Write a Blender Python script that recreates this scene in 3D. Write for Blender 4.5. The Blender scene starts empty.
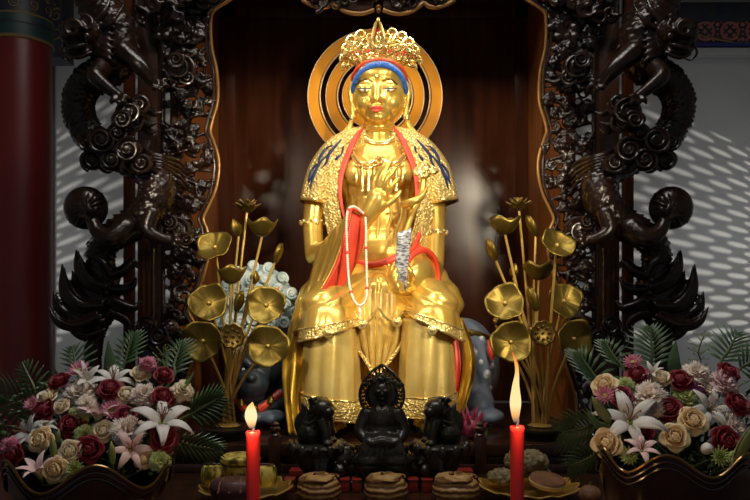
import bpy, bmesh, math, random
import numpy as np
from mathutils import Vector, Matrix, Quaternion, noise
R = math.radians
PI = math.pi
random.seed(7)
scene = bpy.context.scene
col = scene.collection
CAMY, CAMZ = -3.75, 1.6

def W(px, py, Y):
    """the world point at depth Y that stands where pixel (px, py) of the 750x500 photograph shows it"""
    D = Y - CAMY
    return Vector(((px - 375) * D / 750, Y, CAMZ + (300 - py) * D / 750))

def S(Y):
    return (Y - CAMY) / 750.0          # metres per pixel at depth Y

# ------------------------------------------------------------------ materials
MATS = {}
def mat(name, colr, rough=0.5, metal=0.0, col2=None, scale=8.0, bump=0.0, bscale=40.0, stretch=(1, 1, 1), kind='noise',
        coat=0.0, emit=None, estr=0.0, contrast=(0.35, 0.65), detail=4.0, spec=None):
    m = bpy.data.materials.new(name)
    m.use_nodes = True
    nt = m.node_tree
    b = nt.nodes['Principled BSDF']
    b.inputs['Base Color'].default_value = (*colr, 1)
    b.inputs['Roughness'].default_value = rough
    b.inputs['Metallic'].default_value = metal
    if coat:
        b.inputs['Coat Weight'].default_value = coat
        b.inputs['Coat Roughness'].default_value = 0.12
    if spec is not None:
        b.inputs['Specular IOR Level'].default_value = spec
    if emit:
        b.inputs['Emission Color'].default_value = (*emit, 1)
        b.inputs['Emission Strength'].default_value = estr
    tc = nt.nodes.new('ShaderNodeTexCoord')
    mp = nt.nodes.new('ShaderNodeMapping')
    mp.inputs['Scale'].default_value = stretch
    nt.links.new(tc.outputs['Object'], mp.inputs['Vector'])
    def tex(sc):
        if kind == 'voronoi':
            t = nt.nodes.new('ShaderNodeTexVoronoi'); t.inputs['Scale'].default_value = sc; o = t.outputs['Distance']
        elif kind == 'wave':
            t = nt.nodes.new('ShaderNodeTexWave'); t.inputs['Scale'].default_value = sc; t.inputs['Distortion'].default_value = 4
            t.inputs['Detail'].default_value = 3; t.bands_direction = 'Z'; o = t.outputs['Fac']
        else:
            t = nt.nodes.new('ShaderNodeTexNoise'); t.inputs['Scale'].default_value = sc; t.inputs['Detail'].default_value = detail; o = t.outputs['Fac']
        nt.links.new(mp.outputs['Vector'], t.inputs['Vector'])
        return o
    if col2 is not None:
        o = tex(scale)
        rp = nt.nodes.new('ShaderNodeValToRGB')
        rp.color_ramp.elements[0].color = (*colr, 1); rp.color_ramp.elements[0].position = contrast[0]
        rp.color_ramp.elements[1].color = (*col2, 1); rp.color_ramp.elements[1].position = contrast[1]
        nt.links.new(o, rp.inputs['Fac'])
        nt.links.new(rp.outputs['Color'], b.inputs['Base Color'])
    if bump:
        o = tex(bscale)
        bp = nt.nodes.new('ShaderNodeBump')
        bp.inputs['Strength'].default_value = bump
        bp.inputs['Distance'].default_value = 0.01
        nt.links.new(o, bp.inputs['Height'])
        nt.links.new(bp.outputs['Normal'], b.inputs['Normal'])
    MATS[name] = m
    return m

GOLD = mat('gold_leaf', (0.79, 0.515, 0.095), 0.29, 0.62, (0.88, 0.605, 0.15), 9, 0.12, 26)
GOLDP = mat('pale_gold_cloth', (0.72, 0.52, 0.145), 0.38, 0.42, (0.82, 0.62, 0.21), 14, 0.10, 60)
GOLDB = mat('gold_brocade', (0.74, 0.48, 0.11), 0.35, 0.55, (0.95, 0.74, 0.28), 70, 0.9, 85, kind='voronoi', contrast=(0.15, 0.55))
GOLDY = mat('yellow_gold', (0.74, 0.44, 0.04), 0.36, 0.55, (0.82, 0.52, 0.07), 10, 0.1, 30)
CROWNG = mat('crown_gold', (0.86, 0.62, 0.20), 0.26, 0.75, (0.95, 0.74, 0.32), 20)
REDP = mat('red_lacquer_cloth', (0.75, 0.06, 0.03), 0.42, 0.0, (0.85, 0.09, 0.04), 12)
BLUEP = mat('blue_hair_paint', (0.02, 0.10, 0.52), 0.4, 0.0, (0.05, 0.2, 0.7), 60)
NAVY = mat('dark_blue_paint', (0.01, 0.022, 0.09), 0.35)
LIPS = mat('red_lip_paint', (0.72, 0.09, 0.05), 0.4)
EYEW = mat('eye_white', (0.85, 0.82, 0.7), 0.3)
EYED = mat('eye_line', (0.12, 0.07, 0.03), 0.4)
BEADM = mat('pearl_bead', (0.82, 0.76, 0.62), 0.28)
SILV = mat('printed_grey_paper', (0.10, 0.11, 0.14), 0.35, 0.3, (0.62, 0.63, 0.66), 55, stretch=(1, 1, 3), contrast=(0.42, 0.58))
WOOD = mat('dark_rosewood', (0.024, 0.010, 0.006), 0.26, 0.0, (0.056, 0.022, 0.011), 6, 0.12, 40, stretch=(3, 3, 0.6), coat=0.25)
WOODC = mat('carved_rosewood', (0.0075, 0.0034, 0.0024), 0.27, 0.0, (0.021, 0.0085, 0.005), 14, 0.25, 60, coat=0.15, spec=.42)
PANEL = mat('polished_brown_panel', (0.040, 0.011, 0.004), 0.20, 0.0, (0.068, 0.019, 0.007), 3.5, 0.010, 60, stretch=(6, 6, 0.5), spec=0.16)
SIDEW = mat('orange_brown_wood', (0.15, 0.046, 0.010), 0.42, 0.0, (0.25, 0.085, 0.020), 5, 0.06, 40, stretch=(6, 6, 0.5), spec=.3)
MOLD = mat('gilded_molding', (0.20, 0.095, 0.028), 0.32, 0.4, (0.32, 0.165, 0.05), 12)
HALOM = mat('amber_gilt_wood', (0.60, 0.225, 0.006), 0.42, 0.0, (0.72, 0.30, 0.010), 4, stretch=(2, 2, 0.6), spec=0.2)
HALOE = mat('pale_gilt_edge', (0.75, 0.55, 0.3), 0.35, 0.3)
BRASS = mat('aged_brass', (0.125, 0.082, 0.013), 0.38, 0.80, (0.24, 0.17, 0.033), 7, 0.10, 24, contrast=(0.3, 0.7))
BRASSD = mat('dark_brass', (0.10, 0.062, 0.016), 0.36, 0.85, (0.22, 0.14, 0.035), 14)
BRASSS = mat('stem_brass', (0.56, 0.37, 0.10), 0.38, 0.45)
BRONZE = mat('black_bronze', (0.017, 0.015, 0.011), 0.34, 0.35, (0.034, 0.030, 0.021), 14, 0.35, 70, coat=0.2)
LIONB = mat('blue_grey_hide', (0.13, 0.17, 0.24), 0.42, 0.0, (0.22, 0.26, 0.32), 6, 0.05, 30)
LIONW = mat('pale_spot_paint', (0.72, 0.75, 0.78), 0.5, 0.0, (0.6, 0.64, 0.68), 60)
MANE = mat('white_teal_mane', (0.55, 0.62, 0.60), 0.5, 0.0, (0.30, 0.42, 0.44), 20)
WALLM = mat('grey_plaster', (0.36, 0.355, 0.345), 0.85, 0.0, (0.40, 0.395, 0.385), 2.5, 0.05, 30)
WALLD = mat('darker_plaster', (0.33, 0.325, 0.32), 0.85, 0.0, (0.36, 0.355, 0.345), 2.5)  # slightly darker plaster for the pilaster strip and moulding
FLOORM = mat('stone_floor', (0.10, 0.09, 0.08), 0.5, 0.0, (0.15, 0.13, 0.12), 3)
CEILM = mat('dark_timber_ceiling', (0.02, 0.013, 0.010), 0.6, 0.0, (0.03, 0.02, 0.014), 4)
REDC = mat('red_column_lacquer', (0.14, 0.010, 0.013), 0.38, 0.0, (0.165, 0.014, 0.015), 3)
TEAL = mat('dark_teal_paint', (0.014, 0.040, 0.042), 0.5, 0.0, (0.02, 0.055, 0.055), 12)
NAVYB = mat('navy_beam_paint', (0.012, 0.018, 0.040), 0.5, 0.0, (0.03, 0.03, 0.03), 14)
OCHRE = mat('ochre_line_paint', (0.20, 0.13, 0.04), 0.5)
FRZR = mat('rust_pink_paint', (0.26, 0.085, 0.075), 0.6, 0.0, (0.33, 0.12, 0.10), 40)
FRZB = mat('cobalt_paint', (0.02, 0.03, 0.16), 0.55)
CANDLE = mat('red_wax', (0.62, 0.022, 0.03), 0.38, 0.0, (0.70, 0.03, 0.04), 5)
CANDLE.node_tree.nodes['Principled BSDF'].inputs['Subsurface Weight'].default_value = 0.25
CANDLE.node_tree.nodes['Principled BSDF'].inputs['Subsurface Radius'].default_value = (0.02, 0.004, 0.003)
WICK = mat('burnt_wick', (0.03, 0.03, 0.06), 0.8)
ROSER = mat('crimson_petal', (0.17, 0.006, 0.018), 0.55, 0.0, (0.25, 0.010, 0.026), 30)
ROSEC = mat('cream_petal', (0.78, 0.66, 0.44), 0.55, 0.0, (0.84, 0.75, 0.56), 30)
ROSEY = mat('peach_petal', (0.80, 0.60, 0.32), 0.55, 0.0, (0.84, 0.68, 0.42), 30)
CARNC = mat('blush_cream_petal', (0.74, 0.62, 0.53), 0.6, 0.0, (0.82, 0.73, 0.65), 40)
CARNG = mat('lime_petal', (0.34, 0.44, 0.13), 0.6, 0.0, (0.48, 0.56, 0.24), 40)
WHITEP = mat('white_petal', (0.74, 0.74, 0.72), 0.5, 0.0, (0.66, 0.66, 0.62), 20)
PINKP = mat('pink_petal', (0.58, 0.17, 0.28), 0.55, 0.0, (0.66, 0.26, 0.36), 30)
BLUSH = mat('pink_white_petal', (0.70, 0.42, 0.46), 0.5, 0.0, (0.76, 0.64, 0.62), 25)
PURP = mat('purple_petal', (0.22, 0.04, 0.20), 0.55, 0.0, (0.30, 0.07, 0.26), 25)
GREENC = mat('green_flower_center', (0.30, 0.36, 0.06), 0.6)
LEAF = mat('dark_leaf', (0.042, 0.088, 0.034), 0.42, 0.0, (0.080, 0.145, 0.060), 15)
LEAFB = mat('bud_green', (0.17, 0.23, 0.07), 0.5, 0.0, (0.28, 0.33, 0.13), 20)
STEMG = mat('stem_green', (0.06, 0.10, 0.03), 0.5)
STAM = mat('stamen_brown', (0.22, 0.09, 0.02), 0.6)
PLANT = mat('glossy_rosewood', (0.014, 0.006, 0.006), 0.20, 0.0, (0.024, 0.008, 0.006), 4, stretch=(4, 4, 1), coat=0.6)
PLRIM = mat('worn_gilt_rim', (0.16, 0.09, 0.03), 0.2, 0.7)
PLATE = mat('gold_plate', (0.45, 0.28, 0.05), 0.28, 0.8, (0.6, 0.4, 0.1), 30)
CAKEG = mat('yellow_green_wrap', (0.13, 0.10, 0.012), 0.4, 0.1, (0.70, 0.58, 0.13), 42, 0.3, 42, stretch=(1, 1, 0.45), contrast=(0.40, 0.52))
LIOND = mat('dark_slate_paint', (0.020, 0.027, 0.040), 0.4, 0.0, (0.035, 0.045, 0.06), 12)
CAKEP = mat('purple_brown_bun', (0.055, 0.020, 0.022), 0.45, 0.0, (0.09, 0.035, 0.035), 20, 0.3, 40)
CAKEB = mat('swirled_brown_crust', (0.14, 0.055, 0.015), 0.4, 0.0, (0.46, 0.28, 0.10), 16, 0.4, 16, kind='wave', contrast=(0.2, 0.8))
WREATH = mat('grey_green_crumb', (0.11, 0.085, 0.035), 0.7, 0.0, (0.24, 0.20, 0.10), 50, 0.8, 70)
PIE = mat('brown_crust', (0.12, 0.05, 0.022), 0.6, 0.0, (0.20, 0.09, 0.04), 30, 0.4, 60)
PIEC = mat('cream_side', (0.50, 0.36, 0.17), 0.6)
BOXR = mat('red_box_card', (0.24, 0.022, 0.016), 0.35, 0.0, (0.30, 0.03, 0.02), 10)
DRAGF = mat('magenta_skin', (0.30, 0.03, 0.085), 0.45, 0.0, (0.40, 0.06, 0.12), 12)
DRAGS = mat('green_bract', (0.16, 0.22, 0.06), 0.5)

# ------------------------------------------------------------------ mesh builder
def spline(pts, n):
    """Catmull-Rom through pts (sequences of floats), n samples"""
    P = np.array([list(p) for p in pts], float)
    if len(P) == 2:
        t = np.linspace(0, 1, n)[:, None]
        return P[0] * (1 - t) + P[1] * t
    E = np.vstack([2 * P[0] - P[1], P, 2 * P[-1] - P[-2]])
    seg = np.linalg.norm(np.diff(P[:, :min(3, P.shape[1])], axis=0), axis=1) + 1e-9
    cum = np.concatenate([[0], np.cumsum(seg)])
    out = []
    for d in np.linspace(0, cum[-1], n):
        i = min(np.searchsorted(cum, d, side='right') - 1, len(seg) - 1)
        t = (d - cum[i]) / seg[i]
        a, b, c, e = E[i], E[i + 1], E[i + 2], E[i + 3]
        out.append(0.5 * (2 * b + (c - a) * t + (2 * a - 5 * b + 4 * c - e) * t * t + (3 * b - a - 3 * c + e) * t ** 3))
    return np.array(out)

def basis(n, up=(0, 0, 1)):
    n = Vector(n).normalized()
    u = Vector(up)
    if abs(n.dot(u.normalized())) > 0.98:
        u = Vector((0, 1, 0)) if abs(n.y) < 0.9 else Vector((1, 0, 0))
    x = u.cross(n).normalized()
    y = n.cross(x).normalized()
    return Matrix((x, y, n)).transposed()      # columns x, y, n

class MB:
    def __init__(s):
        s.v = []; s.f = []; s.m = []
    def add(s, vs, fs, m=0):
        o = len(s.v)
        s.v.extend(tuple(map(float, p)) for p in vs)
        s.f.extend(tuple(i + o for i in f) for f in fs)
        s.m.extend([m] * len(fs))
        return s
    def box(s, c, size, rot=None, bev=0.0, m=0):
        bm = bmesh.new()
        bmesh.ops.create_cube(bm, size=1)
        bmesh.ops.scale(bm, vec=Vector(size), verts=bm.verts)
        if bev:
            bmesh.ops.bevel(bm, geom=list(bm.edges), offset=bev, segments=2, affect='EDGES', profile=0.6)
        M = rot.to_3x3() if rot is not None else Matrix.Identity(3)
        c = Vector(c)
        bm.verts.index_update()
        s.add([M @ v.co + c for v in bm.verts], [[v.index for v in f.verts] for f in bm.faces], m)
        bm.free()
        return s
    def bar(s, x0, x1, y0, y1, z0, z1, bev=0.0, m=0):
        return s.box(((x0 + x1) / 2, (y0 + y1) / 2, (z0 + z1) / 2), (abs(x1 - x0), abs(y1 - y0), abs(z1 - z0)), None, bev, m)
    def ell(s, c, r, rot=None, nu=16, nv=10, m=0):
        if not hasattr(r, '__len__'):
            r = (r, r, r)
        c = Vector(c)
        M = rot if rot is not None else Matrix.Identity(3)
        vs = [c + M @ Vector((0, 0, r[2]))]
        for j in range(1, nv):
            t = PI * j / nv
            for i in range(nu):
                a = 2 * PI * i / nu
                vs.append(c + M @ Vector((r[0] * math.sin(t) * math.cos(a), r[1] * math.sin(t) * math.sin(a), r[2] * math.cos(t))))
        vs.append(c + M @ Vector((0, 0, -r[2])))
        fs = []
        for i in range(nu):
            k = (i + 1) % nu
            fs.append((0, 1 + i, 1 + k))
            for j in range(nv - 2):
                a = 1 + j * nu
                fs.append((a + i, a + nu + i, a + nu + k, a + k))
            a = 1 + (nv - 2) * nu
            fs.append((a + i, len(vs) - 1, a + k))
        return s.add(vs, fs, m)
    def tube(s, pts, rad, n=10, ns=None, caps=True, closed=False, flat=1.0, up=None, disp=None, m=0, round_caps=False):
        """sweep of a circle (flattened by flat along the second axis); rad = number or one per point"""
        P = [list(p) for p in pts]
        if not hasattr(rad, '__len__'):
            rad = [rad] * len(P)
        Q = [p + [r] for p, r in zip(P, rad)]
        if closed:
            arr = np.array(Q)
        else:
            arr = spline(Q, ns or max(2, len(Q)))
        C = arr[:, :3]; RR = np.maximum(arr[:, 3], 1e-5)
        N = len(C)
        if closed:
            T = np.roll(C, -1, 0) - np.roll(C, 1, 0)
        else:
            T = np.gradient(C, axis=0)
        T /= np.linalg.norm(T, axis=1)[:, None] + 1e-12
        if up is not None:
            U = np.tile(np.array(up, float), (N, 1))
            A = np.cross(U, T); A /= np.linalg.norm(A, axis=1)[:, None] + 1e-9
        else:
            a = np.cross(T[0], [0, 1, 0.01])
            if np.linalg.norm(a) < 0.1:
                a = np.cross(T[0], [1, 0, 0])
            a /= np.linalg.norm(a)
            A = [a]
            for i in range(1, N):
                a = A[-1] - T[i] * np.dot(A[-1], T[i])
                nn = np.linalg.norm(a)
                A.append(a / nn if nn > 1e-9 else A[-1])
            A = np.array(A)
        B = np.cross(T, A)
        ang = np.arange(n) * 2 * PI / n
        L = np.concatenate([[0], np.cumsum(np.linalg.norm(np.diff(C, axis=0), axis=1))])
        vs = []
        for i in range(N):
            for q in ang:
                r = RR[i]
                if disp:
                    r = r + disp(L[i], q, RR[i])
                vs.append(C[i] + A[i] * math.cos(q) * r + B[i] * math.sin(q) * r * flat)
        fs = []
        for i in range(N if closed else N - 1):
            k = (i + 1) % N
            for j in range(n):
                l = (j + 1) % n
                fs.append((i * n + j, i * n + l, k * n + l, k * n + j))
        if caps and not closed:
            fs.append(tuple(range(n))[::-1]); fs.append(tuple((N - 1) * n + j for j in range(n)))
        s.add(vs, fs, m)
        if round_caps:
            s.ell(C[0], RR[0], nu=n, nv=8, m=m); s.ell(C[-1], RR[-1], nu=n, nv=8, m=m)
        return s
    def lathe(s, prof, n=32, c=(0, 0, 0), rmod=None, zmod=None, sx=1, sy=1, m=0, M=None, cap=True):
        c = Vector(c); vs = []
        for k, (r, z) in enumerate(prof):
            for i in range(n):
                a = 2 * PI * i / n
                rr = r * (rmod(a, k) if rmod else 1); zz = z + (zmod(a, k) if zmod else 0)
                p = Vector((rr * math.cos(a) * sx, rr * math.sin(a) * sy, zz))
                vs.append(c + (M @ p if M is not None else p))
        fs = []
        for k in range(len(prof) - 1):
            for i in range(n):
                j = (i + 1) % n
                fs.append((k * n + i, k * n + j, (k + 1) * n + j, (k + 1) * n + i))
        if cap:
            fs.append(tuple(range(n))[::-1]); fs.append(tuple((len(prof) - 1) * n + i for i in range(n)))
        return s.add(vs, fs, m)
    def grid(s, fn, nu, nv, closed_u=False, m=0):
        vs = [fn(i / (nu if closed_u else nu - 1), j / (nv - 1)) for j in range(nv) for i in range(nu)]
        fs = []
        for j in range(nv - 1):
            for i in range(nu if closed_u else nu - 1):
                k = (i + 1) % nu
                fs.append((j * nu + i, j * nu + k, (j + 1) * nu + k, (j + 1) * nu + i))
        return s.add(vs, fs, m)
    def spiral(s, c, rad, rt, normal=(0, -1, 0), turns=1.6, a0=0.0, sgn=1, n=8, ns=28, rise=0.0, m=0, endr=0.3):
        """a flat scroll: a tube winding in from radius rad"""
        Bm = basis(normal); c = Vector(c); pts = []; rr = []
        for i in range(ns):
            t = i / (ns - 1)
            a = a0 + sgn * turns * 2 * PI * t
            q = rad * (1 - 0.86 * t)
            pts.append(c + Bm @ Vector((math.cos(a) * q, math.sin(a) * q, rise * t)))
            rr.append(rt * (1 - (1 - endr) * t))
        return s.tube(pts, rr, n=n, m=m)
    def loop(s, pts, rt, n=8, m=0, flat=1.0):
        return s.tube(pts, rt, n=n, closed=True, m=m, flat=flat)
    def mesh(s, name, mats):
        me = bpy.data.meshes.new(name)
        me.from_pydata(s.v, [], s.f)
        for mm in (mats if isinstance(mats, (list, tuple)) else [mats]):
            me.materials.append(mm)
        if any(s.m):
            me.polygons.foreach_set('material_index', s.m)
        me.validate()
        me.polygons.foreach_set('use_smooth', [True] * len(me.polygons))
        return me
    def build(s, name, mats, parent=None, sharp=40, solid=0.0, recalc=True, origin=None):
        me = s.mesh(name, mats)
        if recalc:
            bm = bmesh.new(); bm.from_mesh(me)
            bmesh.ops.recalc_face_normals(bm, faces=bm.faces)
            bm.to_mesh(me); bm.free()
        if sharp:
            me.set_sharp_from_angle(angle=R(sharp))
        return link(name, me, parent, solid)

def link(name, me, parent=None, solid=0.0):
    o = bpy.data.objects.new(name, me)
    col.objects.link(o)
    if parent is not None:
        o.parent = parent
        o.matrix_parent_inverse = mw(parent).inverted()
    if solid:
        md = o.modifiers.new('thickness', 'SOLIDIFY'); md.thickness = solid; md.offset = 0
    return o

def mw(o):
    m = o.matrix_basis.copy()
    if o.parent is not None:
        m = mw(o.parent) @ o.matrix_parent_inverse @ m
    return m

def fuse(mb, name, mats, parent=None, voxel=0.006, smooth=4, fac=0.5, post=None, dec=None):
    """melt all the pieces of mb into ONE continuous surface"""
    me = mb.mesh(name + '_raw', mats)
    bm = bmesh.new(); bm.from_mesh(me); bmesh.ops.recalc_face_normals(bm, faces=bm.faces); bm.to_mesh(me); bm.free()
    o = bpy.data.objects.new(name + '_raw', me); col.objects.link(o)
    r = o.modifiers.new('r', 'REMESH'); r.mode = 'VOXEL'; r.voxel_size = voxel; r.use_smooth_shade = True
    if smooth:
        q = o.modifiers.new('s', 'SMOOTH'); q.iterations = smooth; q.factor = fac
    if dec:
        d = o.modifiers.new('d', 'DECIMATE'); d.ratio = dec
    dg = bpy.context.evaluated_depsgraph_get()
    out = bpy.data.meshes.new_from_object(o.evaluated_get(dg))
    out.name = name
    bpy.data.objects.remove(o); bpy.data.meshes.remove(me)
    out.materials.clear()
    for mm in (mats if isinstance(mats, (list, tuple)) else [mats]):
        out.materials.append(mm)
    out.polygons.foreach_set('use_smooth', [True] * len(out.polygons))
    if post:
        post(out)
    return link(name, out, parent)

def tag(o, label=None, cat=None, group=None, kind=None):
    if label: o['label'] = label
    if cat: o['category'] = cat
    if group: o['group'] = group
    if kind: o['kind'] = kind
    return o

def thing(name, label, cat, loc=(0, 0, 0), group=None):
    o = bpy.data.objects.new(name, None)
    o.empty_display_size = 0.05
    col.objects.link(o)
    o.location = loc
    return tag(o, label, cat, group)

def sheet(curves, nu=24, nv=24, folds=0, amp=0.0, fdir=(0, -1, 0), seed=0.0):
    """cloth lofted across px/py/Y curves; folds run along the curves"""
    C = [spline([W(*p) for p in c], nv) for c in curves]
    rows = [spline([c[j] for c in C], nu) for j in range(nv)]
    mb = MB(); fd = np.array(fdir)
    def fn(u, v):
        p = rows[int(round(v * (nv - 1)))][int(round(u * (nu - 1)))]
        if folds:
            p = p + fd * amp * (0.4 + 0.6 * v) * math.sin(u * folds * 2 * PI + seed + 1.3 * v)
        return p
    return mb.grid(fn, nu, nv)
# ------------------------------------------------------------------ the room
def structure(mb, name, m, **k):
    return tag(mb.build(name, m, None, **k), kind='structure')
BACKY = 1.8
structure(MB().bar(-3.3, 3.3, -4.6, 1.9, -0.1, 0), 'floor', FLOORM)
structure(MB().bar(-3.3, 3.3, -4.6, 1.9, 4.3, 4.4), 'ceiling', CEILM)
structure(MB().bar(-3.3, 3.3, BACKY, 1.9, 0, 4.3), 'wall_back', WALLM)

SRCZ = {-1: .85, 1: 1.45}
def lattice_side(sx, wall, lat):
    """side wall with an added opening, its staggered slots shaped to throw light blobs"""
    X0, X1 = sx * 3.2, sx * 3.3
    ya, yb = -0.25, 1.55
    za, zb = (SRCZ[sx] + (q - SRCZ[sx]) * .727 for q in (1.27, 2.93))
    mb = MB()
    mb.bar(X0, X1, -4.6, ya, 0, 4.3).bar(X0, X1, yb, BACKY, 0, 4.3).bar(X0, X1, ya, yb, 0, za).bar(X0, X1, ya, yb, zb, 4.3)
    structure(mb, wall, WALLM)
    nr = 26; cw = 0.30; ch = (zb - za) / nr
    mb = MB(); x = sx * 3.25
    for r in range(nr):
        off = 0 if r % 2 else cw / 2
        zc = za + (r + 0.5) * ch
        k = 0
        y = ya - off
        while y < yb - 0.01:
            yl, yr = max(y, ya), min(y + cw, yb)
            if yr - yl > 0.08:
                n = 20; ring = []; outer = []
                yc = (yl + yr) / 2; hw = (yr - yl) / 2
                for i in range(n):
                    a = 2 * PI * (i + .5) / n
                    ring.append((x, yc + hw * 0.74 * math.cos(a), zc + ch * 0.33 * math.sin(a)))
                    q = max(abs(math.cos(a)), abs(math.sin(a)))
                    outer.append((x, yc + hw * math.cos(a) / q, zc + ch / 2 * math.sin(a) / q))
                mb.add(ring + outer, [(i, (i + 1) % n, n + (i + 1) % n, n + i) for i in range(n)])
            elif yr > yl:
                mb.add([(x, yl, zc - ch / 2), (x, yr, zc - ch / 2), (x, yr, zc + ch / 2), (x, yl, zc + ch / 2)], [(0, 1, 2, 3)])
            y += cw
    tag(mb.build(lat, WOOD, None, solid=0.02, recalc=False), kind='structure')  # unseen slotted lattice, added to pattern the light on the back wall
lattice_side(-1, 'wall_left', 'light_lattice_1')
lattice_side(1, 'wall_right', 'light_lattice_2')

# faint pale pilaster strip beside the red column, and the moulding under the painted frieze
a, b = W(43, 0, 1.75), W(50, 0, 1.75)
structure(MB().bar(a.x - .05, b.x, 1.76, 1.8, 0, 4.3, .006), 'trim_1', WALLD)

# painted frieze on the right
fz = thing('painted_beam', 'beam painted with rust pink medallions and cobalt edge on the grey wall', 'beam', W(720, 36, 1.7))
Yf = 1.70
def fr(x0, x1, y0, y1, Y0, Y1, m, name, bev=.004):
    p, q = W(x0, y1, Y0), W(x1, y0, Y0)
    return MB().bar(p.x, q.x, Y0, Y1, p.z, q.z, bev).build(name, m, fz)
fr(655, 790, 2, 21, 1.68, 1.8, NAVYB, 'upper_board')
fr(694, 790, 21, 43, 1.70, 1.8, NAVYB, 'frieze_board')
fr(694, 790, 42.5, 46.5, 1.68, 1.8, FRZB, 'blue_edge')
fr(655, 790, 47.5, 53, 1.66, 1.8, WALLD, 'ledge')
fr(655, 694, 21, 47, 1.69, 1.8, TEAL, 'green_board')
sl = MB().tube([W(690, 35, 1.675), W(695, 46, 1.675)], .010, n=6).build('pale_stripe', OCHRE, fz)
sl = MB().tube([W(694, 34, 1.69), W(701, 42.5, 1.69), W(790, 42, 1.69)], .007, n=6).build('gilt_line', OCHRE, fz)
mb = MB(); s_ = S(1.69)
for k in range(5):
    cx = 705 + 25 * k
    for (dx, dy, rr) in ((0, 0, 2.2), (-4, -4, 2.0), (4, -4, 2.0), (-4, 4, 2.0), (4, 4, 2.0), (0, -7, 1.4), (0, 7, 1.4), (-7, 0, 1.4), (7, 0, 1.4)):
        mb.ell(W(cx + dx, 31 + dy, 1.70), (rr * s_, .006, rr * s_), nu=10, nv=6)
    mb.loop([W(cx + 9 * math.cos(q), 31 + 9.5 * math.sin(q), 1.70) for q in np.linspace(0, 2 * PI, 9)[:-1]], .011, n=6)
    c2 = cx + 12.5
    for (dx, dy, rr) in ((0, -7, 2.2), (-4, -9, 1.5), (4, -9, 1.5), (0, 8, 2.2), (-4, 9, 1.6), (4, 9, 1.6), (0, 3, 1.2), (0, -2, 1.2)):
        mb.ell(W(c2 + dx, 31 + dy, 1.70), (rr * s_, .006, rr * s_), nu=10, nv=6)
mb.build('medallion_print', FRZR, fz)

# red column with a painted capital
cY = 0.55
cc = W(20, 300, cY); cr = 30 * S(cY)
rc = thing('red_column', 'round dark red lacquered column with a teal painted collar', 'column', (cc.x, cY, 0))
def zpx(py): return W(0, py, cY).z
MB().lathe([(cr * 1.12, 0), (cr * 1.12, .10), (cr, .14), (cr, zpx(46))], 48, (cc.x, cY, 0)).build('shaft', REDC, rc)
MB().lathe([(cr * 1.03, zpx(47)), (cr * 1.06, zpx(45)), (cr * 1.06, zpx(44))], 48, (cc.x, cY, 0)).build('gilt_ring', OCHRE, rc)
MB().lathe([(cr * 1.05, zpx(44)), (cr * 1.07, zpx(36)), (cr * 1.06, zpx(24)), (cr * 1.02, zpx(23))], 48, (cc.x, cY, 0)).build('collar', TEAL, rc)
MB().lathe([(cr * 1.075, zpx(33)), (cr * 1.085, zpx(31.5)), (cr * 1.075, zpx(30))], 48, (cc.x, cY, 0)).build('collar_line', NAVYB, rc)
MB().lathe([(cr * 1.04, zpx(24)), (cr * 1.06, zpx(23)), (cr * 1.06, zpx(22))], 48, (cc.x, cY, 0)).build('gilt_ring', OCHRE, rc)
MB().lathe([(cr * 1.02, zpx(22.5)), (cr * 1.0, zpx(10)), (cr * 1.06, zpx(-6)), (cr * 1.06, 4.3)], 48, (cc.x, cY, 0)).build('capital', NAVYB, rc)
mb = MB()
for k, q in enumerate(np.linspace(PI * 1.05, PI * 1.95, 6)):
    p = Vector((cc.x + math.cos(q) * cr * 1.02, cY + math.sin(q) * cr * 1.02, zpx(13)))
    nrm = (math.cos(q), math.sin(q), 0)
    mb.spiral(p, .030, .004, nrm, 1.5, a0=k)
    mb.spiral(p + Vector((0, 0, .055)), .022, .004, nrm, 1.5, a0=k + 2)
mb.build('capital_scroll', OCHRE, rc)
# red timber wall panel to the far side of the column
p0, p1 = W(-60, 58, 1.74), W(9, 58, 1.74)
rp = MB().bar(p0.x, p1.x, 1.74, 1.79, 0, p0.z, .01)
tag(rp.build('timber_panel', REDC), 'plain dark red timber panel half hidden behind the red column', 'panel')
bm_ = thing('painted_tie_beam', 'dark painted tie beam meeting the red column at its top', 'beam', W(-20, 20, 1.1))
p0, p1 = W(-70, 57, 1.12), W(62, 3, 1.12)
MB().bar(p0.x, p1.x, 1.12, 1.32, p0.z, p1.z + .9, .01).build('beam_body', NAVYB, bm_)
mb = MB()
for k in range(5):
    mb.spiral(W(48 + (k % 2) * 8, 6 + 9 * k, 1.115), .045, .006, (0, -1, 0), 1.4, a0=k)
mb.build('painted_scroll', OCHRE, bm_)

# ------------------------------------------------------------------ table and plinth
TZ = 0.90
tb = thing('altar_table', 'long dark rosewood offering table under the statuettes and bowls', 'table', (0, -1.6, 0))
MB().bar(-1.55, 1.55, -2.5, -.64, TZ - .05, TZ, .008).build('tabletop', WOOD, tb)
for sx in (-1, 1):
    for y in (-2.42, -.74):
        MB().bar(sx * 1.38, sx * 1.5, y - .06, y + .06, 0, TZ - .05, .008).build('leg', WOOD, tb)
MB().bar(-1.45, 1.45, -2.46, -2.43, TZ - .2, TZ - .05, .004).build('apron', WOOD, tb)

PZ = 1.0
pl = thing('statue_plinth', 'dark wooden plinth with lit front edge painted gold under the golden statue', 'plinth', (0, 0, 0))
MB().bar(-.985, .985, -.58, .62, 0, PZ - .03, .006).build('body', WOOD, pl)
MB().bar(-.985, .985, -.60, .62, PZ - .03, PZ, .004).build('top_slab', WOOD, pl)
MB().bar(-.42, .42, -.612, -.602, PZ - .022, PZ + .002, .003).build('painted_lit_edge', MOLD, pl)  # the edge catching light, put in as a gold strip

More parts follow.
